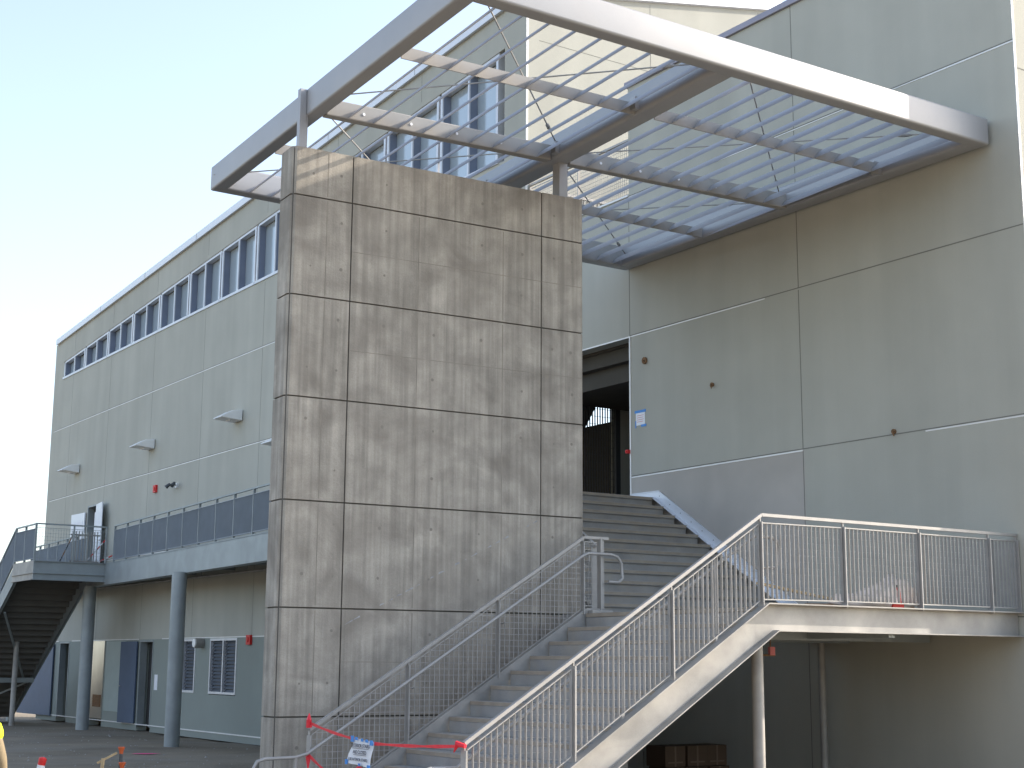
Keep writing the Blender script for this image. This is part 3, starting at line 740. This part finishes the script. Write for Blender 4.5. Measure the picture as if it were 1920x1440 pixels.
OR = thing('stair_railing', 'panelled railing of the outdoor stair and platform at the far left', 'railing', (12, 44, 2.7))
wr_run(OR, [(PX0 + .02, PYF + .02, 2.7), (PX0 + .02, 44.3, 2.7), (PX0 + .02, 44.3 + 7.5, 2.7 - 7.5 * RS / .28)], (1, 0, 0), [2, 6])
OF = thing('platform_guard', 'open mesh guard across the front of the stair platform', 'railing', (13.1, PYF, 2.7))
mb = MB(); mb.bar(V(PX0, PYF + .02, 3.76), V(PX1, PYF + .02, 3.76), .05, .04); part('top_rail', mb, 'galv_blue', OF)
mb = MB(); grating(mb, V(PX0 + .05, PYF + .02, 2.8), (1, 0, 0), PX1 - PX0 - .1, .85, 0, (0, 1, 0), .006, .075, .1, .006); part('mesh_panel', mb, 'galv_blue', OF)
for x in (PX0 + .02, PX0 + 1.1, PX1 - .02): mb = MB(); mb.box(x - .02, x + .02, PYF, PYF + .05, 2.7, 3.75); part('post', mb, 'galv_blue', OF)
GS = thing('steel_picket_frame', 'pale steel picket frame leaning against the platform guard', 'fence panel', (13.4, PYF + .3, 2.7))
mb = MB()
for k in range(9): mb.box(13.15 + k * .09, 13.175 + k * .09, PYF + .25, PYF + .275, 2.72, 3.62)
part('pickets', mb, 'galv', GS); mb = MB(); mb.box(13.1, 13.95, PYF + .24, PYF + .285, 2.74, 2.78); part('rail', mb, 'galv', GS)
mb = MB(); mb.box(13.1, 13.95, PYF + .24, PYF + .285, 3.5, 3.54); part('rail', mb, 'galv', GS)
def striped_pole(a, b, label, n_=7, m1='red', m2='white_band', r=.018):
    a = V(*a); b = V(*b); mb = MB()
    for k in range(n_): mb.use(m1 if k % 2 == 0 else m2); mb.tube([a.lerp(b, k / n_), a.lerp(b, (k + 1) / n_)], r, 8)
    return tagged('barrier_pole', mb, None, label, 'pole')
striped_pole((13.6, PYF + .5, 2.7), (14.22, PYF + .5, 3.45), 'red and white striped pole leaning right on the stair platform')
striped_pole((13.9, PYF + .7, 2.7), (14.5, PYF + .7, 3.0), 'low red and white striped pole near the platform corner', 5)
striped_pole((12.85, PYF + .4, 2.7), (13.25, PYF + .4, 3.62), 'dark pole leaning on the mesh of the stair platform', 5, 'rebar', 'rust')

# ------------------------------------------------------------------ wall fittings
def wall_lamp(y, z, label):
    t = thing('wall_lamp', label, 'wall lamp', (XW, y, z - .15), 'wedge lamps along the upper wall')
    mb = MB(); mb.prism([V(XW - .02, y - .30, z + .17), V(XW - .02, y - .30, z - .12), V(XW - .62, y - .30, z - .07), V(XW - .60, y - .30, z - .04), V(XW - .30, y - .30, z + .13)], (0, .55, 0))
    part('shade', mb, 'lamp_grey', t, bevel=.02)
    mb = MB(); mb.box(XW - .30, XW - .10, y - .15, y + .15, z - .125, z - .09); part('lens', mb, 'white_band', t)
    mb = MB(); mb.box(XW - .02, XW, y - .2, y + .2, z - .1, z + .1); part('back_plate', mb, 'lamp_grey', t)
wall_lamp(49.75, 6.30, 'farthest wedge lamp on the upper wall, above the papered doors')
wall_lamp(42.65, 6.30, 'middle wedge lamp on the upper wall, above the small red alarm')
wall_lamp(36.2, 6.30, 'nearest wedge lamp on the upper wall, beside the concrete wall')
wall_lamp(33.1, 6.02 - .75, 'lamp edge showing just behind the concrete wall, lower than the others')
def alarm(y, z, s_, label):
    t = thing('fire_alarm', label, 'alarm', (XW, y, z - s_))
    mb = MB(); mb.box(XW - .07, XW, y - s_, y + s_, z - s_, z + s_); part('housing', mb, 'red', t, bevel=.008)
    mb = MB(); mb.box(XW - .09, XW - .07, y - s_ * .3, y + s_ * .3, z - s_ * .5, z + s_ * .5); part('strobe', mb, 'white_band' if s_ > .13 else 'red', t)
alarm(42.09, 4.95, .11, 'small red fire alarm on the upper wall above the walkway')
alarm(34.9, .5, .12, 'small red fire alarm on the lower wall beside the concrete wall')
alarm(19.56, 3.5, .032, 'tiny red alarm at the edge of the dark passage')
t = thing('flood_light', 'small two-headed floodlight on the upper wall right of the red alarm', 'floodlight', (XW, 40.4, 4.8))
mb = MB(); mb.box(XW - .06, XW, 40.3, 40.45, 4.82, 4.95); part('bracket', mb, 'lamp_grey', t)
for dy in (-.18, .18):
    mb = MB(); mb.tube([V(XW - .06, 40.38, 4.9), V(XW - .14, 40.38 + dy * .6, 4.9), V(XW - .17, 40.38 + dy, 4.93), V(XW - .26, 40.38 + dy * 1.3, 4.84)], [.015, .015, .045, .06], 10); part('lamp_head', mb, 'rebar', t)
t = thing('bulkhead_lamp', 'round metal lamp between the two louvred windows of the lower wall', 'wall lamp', (XW, 38.2, .3))
mb = MB(); mb.tube([V(XW, 37.95, .44), V(XW - .24, 37.95, .44)], .13, 20); part('body', mb, 'galv', t, smooth=True)
mb = MB(); mb.tube([V(XW - .24, 37.95, .44), V(XW - .27, 37.95, .44)], .11, 20); part('lens', mb, 'reflect', t)

# ------------------------------------------------------------------ papers, tape
def text_mesh(txt, size, m, parent, origin, right, up):
    cu = bpy.data.curves.new('lettering', 'FONT'); cu.body = txt; cu.size = size; cu.align_x = 'CENTER'; cu.extrude = .0004; cu.offset = size * .012
    tmp = bpy.data.objects.new('lettering', cu); C.objects.link(tmp)
    dg = bpy.context.evaluated_depsgraph_get(); dg.update()
    me = bpy.data.meshes.new_from_object(tmp.evaluated_get(dg)); bpy.data.objects.remove(tmp)
    me.materials.clear(); me.materials.append(M[m])
    r = Vector(right).normalized(); u = Vector(up).normalized(); n_ = r.cross(u)
    root = parent
    while root.parent: root = root.parent
    org = ORG[root.name]
    for v in me.vertices: v.co = Vector(origin) - org + r * v.co.x + u * v.co.y + n_ * v.co.z
    o = bpy.data.objects.new('lettering', me); C.objects.link(o); o.parent = parent; return o
# paper taped on the right wall
t = thing('paper_notice', 'white notice held by blue tape on the sage wall right of the passage', 'notice', (XW, 19.26, 3.9))
mb = MB(); mb.box(XW - .004, XW, 19.14, 19.38, 3.92, 4.15); part('sheet', mb, 'paper', t)
mb = MB(); mb.box(XW - .006, XW - .004, 19.11, 19.41, 4.13, 4.175); mb.box(XW - .006, XW - .004, 19.10, 19.24, 3.885, 3.925); mb.box(XW - .006, XW - .004, 19.37, 19.395, 3.88, 4.0); part('tape', mb, 'blue_tape', t)
mb = MB()
for i in range(4): mb.box(XW - .0046, XW - .004, 19.17 + .01 * (i % 2), 19.35, 4.08 - i * .035, 4.088 - i * .035)
part('lines', mb, 'ink_red', t)
mb = MB(); mb.box(XW - .006, XW, 41.2, 41.45, -.85, -.42); tagged('paper_notice', mb, 'paper', 'small white paper on the lower wall beside the thick column', 'notice')
# tape between the two bottom newels and the sign hanging from it
A = V(7.36, 15.03, -.665); Bp = V(7.36, 11.83, -.76)
Smid1 = V(7.34, 13.93, -.79); Smid2 = V(7.33, 13.46, -.815)
def ribbon(pts, w, twist=0):
    mb = MB(); n_ = len(pts)
    for i in range(n_ - 1):
        a, b = pts[i], pts[i + 1]; w0 = w * (1 + .3 * math.sin(i * 2.3)); w1 = w * (1 + .3 * math.sin(i * 2.3 + 2.3))
        d0 = UP * w0 / 2; d1 = UP * w1 / 2; n2 = Vector((-.002, 0, 0))
        mb.hexa([a - d0, b - d1, b - d1 + n2, a - d0 + n2, a + d0, b + d1, b + d1 + n2, a + d0 + n2])
    return mb
pts = [A.lerp(Smid1, k / 6) - UP * .012 * math.sin(math.pi * k / 6) for k in range(7)] + [Smid1.lerp(Smid2, k / 3) for k in range(1, 4)] + [Smid2.lerp(Bp, k / 7) - UP * .012 * math.sin(math.pi * k / 7) for k in range(1, 8)]
mb = ribbon(pts, .028)
mb.tube([A + Vector((0, -.01, -.05)), A + Vector((-.01, -.02, .03)), A + Vector((0, 0, .10))], [.035, .03, .004], 7)
mb.tube([Bp + Vector((-.03, .12, -.06)), Bp + Vector((-.03, .06, .02)), Bp + Vector((0, -.03, 0))], [.004, .03, .02], 7)
tagged('barrier_tape', mb, 'red_tape', 'red tape stretched across the foot of the stairs with a paper sign on it', 'tape')
A2 = V(7.36, 15.04, -1.0)
pts = [A2.lerp(V(7.34, 14.3, -1.25), k / 5) for k in range(6)] + [V(7.34, 14.3, -1.25).lerp(V(7.33, 13.8, -1.07), k / 4) for k in range(1, 5)] + [V(7.33, 13.8, -1.07).lerp(V(7.36, 11.9, -1.4), k / 5) for k in range(1, 6)]
mb = ribbon(pts, .035); mb.tube([A2 + Vector((0, 0, .02)), A2 + Vector((0, -.02, -.03)), A2 + Vector((-.01, -.04, -.16))], [.02, .03, .006], 7)
tagged('barrier_tape', mb, 'red_tape', 'lower slack red tape drooping below the paper sign', 'tape')
t = thing('paper_sign', 'white hand-lettered EXTERIOR STAIRS ARE CLOSED sign hanging on the red tape', 'sign', (7.33, 13.8, -1.3))
mb = MB(); nx, nz = 8, 6
cx0, cx1 = 13.92, 13.49
grid = []
for j in range(nz + 1):
    row = []
    for i in range(nx + 1):
        v = j / nz; uu = i / nx
        w = 1 + .06 * math.sin(v * 3) + .18 * (1 - v) * 0
        y = cx0 + (cx1 - cx0) * uu + .02 * math.sin(v * 5) + .17 * max(0, .75 - v) * (1 - uu) + .05 * (1 - v) * uu
        z = -.775 - .028 * uu - .255 * (1 - v)
        x = 7.325 - .012 * math.sin(uu * 9 + v * 2) * (1 - v)
        row.append(V(x, y, z))
    grid.append(row)
for j in range(nz):
    for i in range(nx):
        a, b, c, d = grid[j][i], grid[j][i + 1], grid[j + 1][i + 1], grid[j + 1][i]; n2 = Vector((.001, 0, 0))
        mb.hexa([a, b, b + n2, a + n2, d, c, c + n2, d + n2])
part('sheet', mb, 'paper', t, smooth=True)
mb = MB()
for (y, z, w, h) in ((13.91, -.785, .06, .06), (13.82, -.78, .05, .03), (13.70, -.79, .04, .03), (13.6, -.795, .05, .03), (13.50, -.81, .06, .05), (14.03, -1.02, .05, .05), (13.75, -1.035, .04, .025), (13.55, -1.05, .06, .04)):
    mb.box(7.305, 7.311, y - w / 2, y + w / 2, z - h / 2, z + h / 2)
part('tape_tabs', mb, 'blue_tape', t)
for k, (txt, zz, sz, yy) in enumerate((('EXTERIOR STAIRS', -.865, .05, 13.73), ('ARE CLOSED', -.93, .05, 13.745), ('(USE INTERIOR STAIRS)', -1.0, .04, 13.78))):
    text_mesh(txt, sz, 'ink', t, V(7.306, yy, zz), (0, -1, 0), (0, 0, 1))
mb = MB(); mb.box(7.306, 7.307, 13.55, 13.91, -.878, -.874); mb.box(7.306, 7.307, 13.61, 13.88, -.943, -.939); part('underline', mb, 'ink', t)

# ------------------------------------------------------------------ clutter
t = thing('wrapped_bundle', 'lumpy bundle wrapped in clear plastic lying on the landing behind the railing', 'bundle', (13.2, 12.16, LZ))
bm = bmesh.new(); bmesh.ops.create_icosphere(bm, subdivisions=4, radius=1)
from mathutils import noise as mnoise
for v in bm.verts:
    p = v.co.copy(); k = 1 + .22 * mnoise.noise(p * 2.1) + .10 * mnoise.noise(p * 6)
    x = p.x * .66 * k; y = p.y * .24 * k; z = max(0, (p.z * .5 + .42) * k) * (.26 + .20 * math.exp(-((x - .30) / .3) ** 2))
    v.co = Vector((x, y, z))
me = bpy.data.meshes.new('cover'); bm.to_mesh(me); bm.free(); me.materials.append(M['plastic'])
for p in me.polygons: p.use_smooth = True
o = bpy.data.objects.new('cover', me); C.objects.link(o); o.parent = t
mb = MB(); mb.tube([V(12.6, 12.15, LZ + .05), V(13.6, 12.1, LZ + .06), V(13.75, 12.12, LZ + .05)], .045, 10); mb.tube([V(12.1, 12.2, LZ + .03), V(12.9, 12.25, LZ + .05)], .04, 10); part('roll', mb, 'rust', t)
mb = MB(); mb.use('red'); mb.box(13.22, 13.40, 11.92, 11.98, LZ + .02, LZ + .10); mb.tube([V(13.37, 11.95, LZ + .08), V(13.345, 11.95, LZ + .28)], .02, 10); mb.use('dark'); mb.tube([V(13.345, 11.95, LZ + .28), V(13.344, 11.95, LZ + .31)], .021, 10)
tagged('hand_tool', mb, None, 'small bright red upright tool on the landing beside the plastic bundle', 'tool')
mb = MB(); mb.bar(V(11.75, 12.6, LZ + .30), V(13.2, 12.5, LZ + .10), .05, .03); tagged('timber_batten', mb, 'wood', 'pale batten lying across the landing behind the railing', 'batten')
# cartons under the landing
def carton(x, y, z, lx, ly, lz, label, txt):
    t = thing('carton', label, 'box', (x + lx / 2, y + ly / 2, z), 'cartons stacked in the shade below the landing')
    mb = MB(); mb.box(x, x + lx, y, y + ly, z, z + lz); part('box', mb, 'cardboard', t, bevel=.006)
    mb = MB(); mb.box(x + lx * .46, x + lx * .54, y - .002, y, z, z + lz); mb.box(x + .05, x + lx - .05, y - .003, y - .001, z + .05, z + .07); part('strip', mb, 'card_print', t)
    for i in range(5):
        pass
    return t
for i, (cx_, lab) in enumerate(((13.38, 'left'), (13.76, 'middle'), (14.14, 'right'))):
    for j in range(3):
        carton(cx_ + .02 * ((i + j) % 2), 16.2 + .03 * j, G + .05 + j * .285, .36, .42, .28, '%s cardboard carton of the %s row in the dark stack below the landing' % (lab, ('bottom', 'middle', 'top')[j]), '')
mb = MB(); mb.box(13.85, 14.05, 16.0, 16.14, G + .25, G + .60); tagged('red_can', mb, 'red', 'red can standing in front of the cartons under the landing', 'can', bevel=.02)
mb = MB(); mb.tube([V(15.05, 14.9, G - .05), V(15.05, 14.9, LZ - .14)], .05, 14); tagged('drain_pipe', mb, 'galv', 'thin vertical pipe below the landing next to the wall', 'pipe', smooth=True)
mb = MB(); mb.tube([V(11.9, 13.4, .1), V(12.75, 13.4, .1)], .012, 8); mb.tube([V(12.68, 13.4, .1), V(12.68, 13.4, .3)], .008, 6); mb.use('red'); mb.mats = ['rust', 'ink_red']; mb.mi = [0] * len(mb.mi); mb.cur = 1; mb.box(12.66, 12.74, 13.38, 13.42, .1, .2)
tagged('hanging_valve', mb, None, 'small red fitting hanging on a rusty pipe beneath the landing', 'valve')
# rusty stains / cable stubs on the wall
for (y, z, r, lab) in ((19.12, 5.0, .06, 'rusty cable stub high on the sage wall above the taped notice'), (17.43, 4.33, .035, 'small dark cable stub in the middle of the sage wall'), (13.74, 3.12, .035, 'small brown cable stub on the wall joint above the landing')):
    mb = MB(); mb.tube([V(XW, y, z), V(XW - .03, y, z)], r, 12); mb.tube([V(XW - .03, y, z), V(XW - .07, y - .02, z - .02), V(XW - .06, y - .04, z - .07)], .01, 6)
    tagged('cable_stub', mb, 'rust', lab, 'cable')
# pink survey mark, stakes, delineator
mb = MB(); b0 = len(mb.v); c = V(10.8 * 1.115, 29.27 * 1.115, 0)
pk = [(c.x + .3 * math.cos(a) * (1 + .3 * math.sin(3 * a)), c.y + .18 * math.sin(a)) for a in [math.pi * 2 * k / 14 for k in range(14)]]
mb.v = [Vector((x, y, gz(x, y) * .9 - .02 + .012)) for x, y in pk]; mb.face(list(range(14)))
tagged('paint_mark', mb, 'pink', 'pink sprayed mark on the earth at the foot of the near round column', 'paint mark')

# camera basis (photograph's viewpoint)
yaw, pitch, roll = 0.5867233301, 0.1853596815, 0.0066672976
cy, sy, cp, sp, cr, sr = math.cos(yaw), math.sin(yaw), math.cos(pitch), math.sin(pitch), math.cos(roll), math.sin(roll)
FW = Vector((sy * cp, cy * cp, sp)); rt = Vector((cy, -sy, 0)); up = rt.cross(FW)
RT = cr * rt + sr * up; UPV = -sr * rt + cr * up

# survey stakes with orange caps and a red-white delineator post
def stake(x, y, top, label, lean=(0, 0), cap='orange'):
    t = thing('survey_stake', label, 'stake', (x, y, G)); b_ = V(x, y, G - .1); e = V(x + lean[0], y + lean[1], top)
    mb = MB(); mb.tube([b_, e], .018, 8); part('rod', mb, 'rebar', t)
    mb = MB(); mb.tube([e - UP * .09, e - UP * .04, e - UP * .005, e], [.014, .022, .038, .03], 12); part('cap', mb, cap, t, smooth=True)
stake(5.27, 15.02, -.87, 'taller thin dark stake with an orange cap standing in the earth')
stake(5.18, 14.72, -1.0, 'shorter stake with a wide orange cap just in front of the taller one', cap='orange')
mb = MB(); mb.bar(V(5.02, 15.0, G - .05), V(5.10, 15.06, -.98), .03, .02); mb.bar(V(5.06, 15.12, -1.03), V(5.24, 15.06, -.93), .05, .02)
tagged('wooden_stake', mb, 'wood', 'pale wooden stake with a slanted lath left of the orange capped stakes', 'stake')
t = thing('delineator_post', 'red and white banded delineator post leaning at the lower left edge', 'delineator', (4.75, 15.2, G))
a = V(4.43, 15.52, G); d = (V(4.60, 15.42, -1.005) - a)
mb = MB(); mb.mats = []
for k in range(22):
    mb.use('red' if k % 2 else 'white_band'); mb.tube([a + d * (k / 22), a + d * ((k + 1) / 22)], .038, 16)
mb.use('red'); mb.tube([a + d, a + d * 1.02, a + d * 1.03], [.041, .038, .018], 16)
part('tube', mb, None, t, smooth=True)
mb = MB(); mb.tube([a, a + UP * .04, a + UP * .09], [.2, .19, .06], 20); part('base', mb, 'dark', t)

# person at the left edge: skinned body, clothes as children
def skin_obj(name, chain, m, parent, org, sub=2):
    """chain: dict name -> (pos, radius, parent name)"""
    names_ = list(chain); me = bpy.data.meshes.new(name)
    vs = [tuple(Vector(chain[k][0])) for k in names_]; es = [(names_.index(k), names_.index(chain[k][2])) for k in names_ if chain[k][2]]
    me.from_pydata(vs, es, []); o = bpy.data.objects.new(name, me); C.objects.link(o)
    md = o.modifiers.new('skin', 'SKIN'); sv = me.skin_vertices[0].data
    for i, k in enumerate(names_):
        r = chain[k][1]; sv[i].radius = (r, r) if not isinstance(r, tuple) else r; sv[i].use_root = (i == 0)
    md.use_smooth_shade = True; s2 = o.modifiers.new('sub', 'SUBSURF'); s2.levels = sub; s2.render_levels = sub
    dg = bpy.context.evaluated_depsgraph_get(); dg.update(); m2 = bpy.data.meshes.new_from_object(o.evaluated_get(dg)); bpy.data.objects.remove(o)
    m2.materials.clear(); m2.materials.append(M[m])
    for p in m2.polygons: p.use_smooth = True
    o = bpy.data.objects.new(name, m2); C.objects.link(o); o.parent = parent; return o
PX, PY = 3.435, 13.745
PE = thing('person', 'person in a yellow hi-vis vest over a tan shirt, cut off by the left edge', 'person', (PX, PY, G))
PE.rotation_euler = (0, 0, R(-35))
# local frame: x right, y forward, z up from the feet
def arm(s, fx):
    return {'sh': ((s * .20, 0, 1.44), .062, 'ch'), 'el': ((s * .285, .03, 1.15), .046, 'sh'), 'wr': ((s * .27, .16, .92), .029, 'el'), 'pa': ((s * .265, .19, .86), (.020, .038), 'wr')}
body = {'pel': ((0, 0, .98), .135, None), 'wai': ((0, .01, 1.12), .125, 'pel'), 'ch': ((0, 0, 1.33), .15, 'wai'), 'nk': ((0, 0, 1.50), .058, 'ch'), 'hd': ((0, .01, 1.56), .06, 'nk'), 'h2': ((0, .02, 1.65), .098, 'hd'), 'h3': ((0, .01, 1.72), .075, 'h2')}
for s in (-1, 1):
    A_ = arm(s, 0)
    for k, v in A_.items(): body[k + str(s)] = (v[0], v[1], v[2] if v[2] == 'ch' else v[2] + str(s))
    for i in range(4):
        b_ = (s * (.265 - .003 * i), .165 + .018 * i, .835); L_ = (.062, .070, .066, .052)[3 - i]
        body['f%d%d' % (i, s)] = (b_, .0095, 'pa' + str(s)); body['g%d%d' % (i, s)] = ((b_[0] - s * .008, b_[1] + .004, b_[2] - L_ * .55), .0088, 'f%d%d' % (i, s)); body['e%d%d' % (i, s)] = ((b_[0] - s * .028, b_[1] + .006, b_[2] - L_), .0078, 'g%d%d' % (i, s))
    body['t1%d' % s] = ((s * .25, .232, .87), .011, 'pa' + str(s)); body['t2%d' % s] = ((s * .24, .245, .83), .009, 't1%d' % s)
    body['hp%d' % s] = ((s * .09, 0, .93), .095, 'pel'); body['kn%d' % s] = ((s * .11, .02, .50), .058, 'hp%d' % s); body['an%d' % s] = ((s * .12, -.02, .10), .04, 'kn%d' % s); body['to%d' % s] = ((s * .14, .14, .05), .038, 'an%d' % s)
bo = skin_obj('body', body, 'skin', PE, None)
# face: nose, eyes, mouth, ears, hair
mb = MB(); mb.tube([(0, .115, 1.665), (0, .142, 1.635), (0, .118, 1.625)], [.008, .016, .012], 8)
for s in (-1, 1): mb.tube([(s * .095, .0, 1.675), (s * .108, -.005, 1.66), (s * .095, .0, 1.63)], [.010, .016, .008], 8)
mb.mats = ['skin']; mesh('nose_and_ears', mb, smooth=True).parent = PE
mb = MB(); mb.use('reflect')
for s in (-1, 1): mb.tube([(s * .034, .098, 1.668), (s * .034, .109, 1.668)], [.015, .008], 10)
mb.use('hair')
for s in (-1, 1): mb.tube([(s * .034, .106, 1.668), (s * .034, .112, 1.668)], [.006, .004], 8)
mb.use('ink_red'); mb.tube([(-.022, .103, 1.598), (0, .112, 1.596), (.022, .103, 1.598)], .005, 6); mesh('eyes_and_mouth', mb, smooth=True).parent = PE
hair = {'a': ((0, -.01, 1.66), .104, None), 'b': ((0, -.005, 1.74), .082, 'a'), 'c': ((0, -.05, 1.60), .06, 'a')}
skin_obj('hair', hair, 'hair', PE, None)
shirt = {'pel': ((0, 0, .96), .15, None), 'wai': ((0, .01, 1.12), .148, 'pel'), 'ch': ((0, 0, 1.33), .17, 'wai'), 'nk': ((0, 0, 1.475), .078, 'ch')}
for s in (-1, 1):
    for k, p_, r_, q_ in (('sh', (s * .205, 0, 1.43), .078, 'ch'), ('el', (s * .29, .03, 1.15), .066, 'sh' + str(s)), ('wr', (s * .272, .15, .94), .048, 'el' + str(s))): shirt[k + str(s)] = (p_, r_, q_)
skin_obj('shirt', shirt, 'tan_cloth', PE, None)
vest = {'pel': ((0, 0, 1.0), .165, None), 'wai': ((0, .01, 1.14), .163, 'pel'), 'ch': ((0, 0, 1.33), .186, 'wai'), 's1': ((.215, .01, 1.385), .128, 'ch'), 's2': ((-.215, .01, 1.385), .128, 'ch'), 'c1': ((.262, .02, 1.29), .095, 's1'), 'c2': ((-.262, .02, 1.29), .095, 's2')}
ve = skin_obj('vest', vest, 'hivis', PE, None)
tro = {'pel': ((0, 0, .97), .15, None)}
for s in (-1, 1): tro['hp%d' % s] = ((s * .095, 0, .90), .108, 'pel'); tro['kn%d' % s] = ((s * .112, .02, .50), .076, 'hp%d' % s); tro['an%d' % s] = ((s * .12, -.02, .13), .068, 'kn%d' % s)
skin_obj('trousers', tro, 'trousers', PE, None)
for s in (-1, 1):
    skin_obj('boot', {'a': ((s * .12, -.03, .14), .06, None), 'b': ((s * .12, -.02, .06), .055, 'a'), 'c': ((s * .14, .15, .05), .05, 'b')}, 'boot', PE, None)

# ------------------------------------------------------------------ light, sky, camera
AZ, EL = R(14.7), R(28.4)
sd = Vector((math.cos(AZ) * math.cos(EL), -math.sin(AZ) * math.cos(EL), math.sin(EL)))   # towards the sun
w = bpy.data.worlds.new('World'); sc.world = w; w.use_nodes = True
nt = w.node_tree; bg = nt.nodes['Background']; sk = nt.nodes.new('ShaderNodeTexSky'); sk.sky_type = 'NISHITA'; sk.sun_disc = False
sk.sun_elevation = EL; sk.sun_rotation = math.atan2(sd.x, sd.y); sk.air_density = 1.0; sk.dust_density = 1.9; sk.ozone_density = 1.0; sk.altitude = 50
hs = nt.nodes.new('ShaderNodeHueSaturation'); hs.inputs['Saturation'].default_value = .78; nt.links.new(sk.outputs[0], hs.inputs['Color']); nt.links.new(hs.outputs[0], bg.inputs[0]); bg.inputs[1].default_value = .13
sl = bpy.data.lights.new('sun', 'SUN'); sl.energy = 2.6; sl.angle = R(.53); sl.color = (1, .89, .75)
so = bpy.data.objects.new('sun', sl); C.objects.link(so); so.rotation_euler = sd.to_track_quat('Z', 'Y').to_euler(); so.location = (30, -10, 30)
cam = bpy.data.cameras.new('camera'); cam.sensor_width = 36; cam.lens = 2779.17 / 1920 * 36; cam.clip_end = 3000; cam.clip_start = .05
co = bpy.data.objects.new('camera', cam); C.objects.link(co)
co.matrix_world = Matrix(((RT.x, UPV.x, -FW.x, 0), (RT.y, UPV.y, -FW.y, 0), (RT.z, UPV.z, -FW.z, H), (0, 0, 0, 1)))
sc.camera = co
sc.view_settings.view_transform = 'Standard'; sc.view_settings.look = 'None'; sc.view_settings.gamma = 1; sc.view_settings.use_curve_mapping = False
sc.view_settings.exposure = 1.62
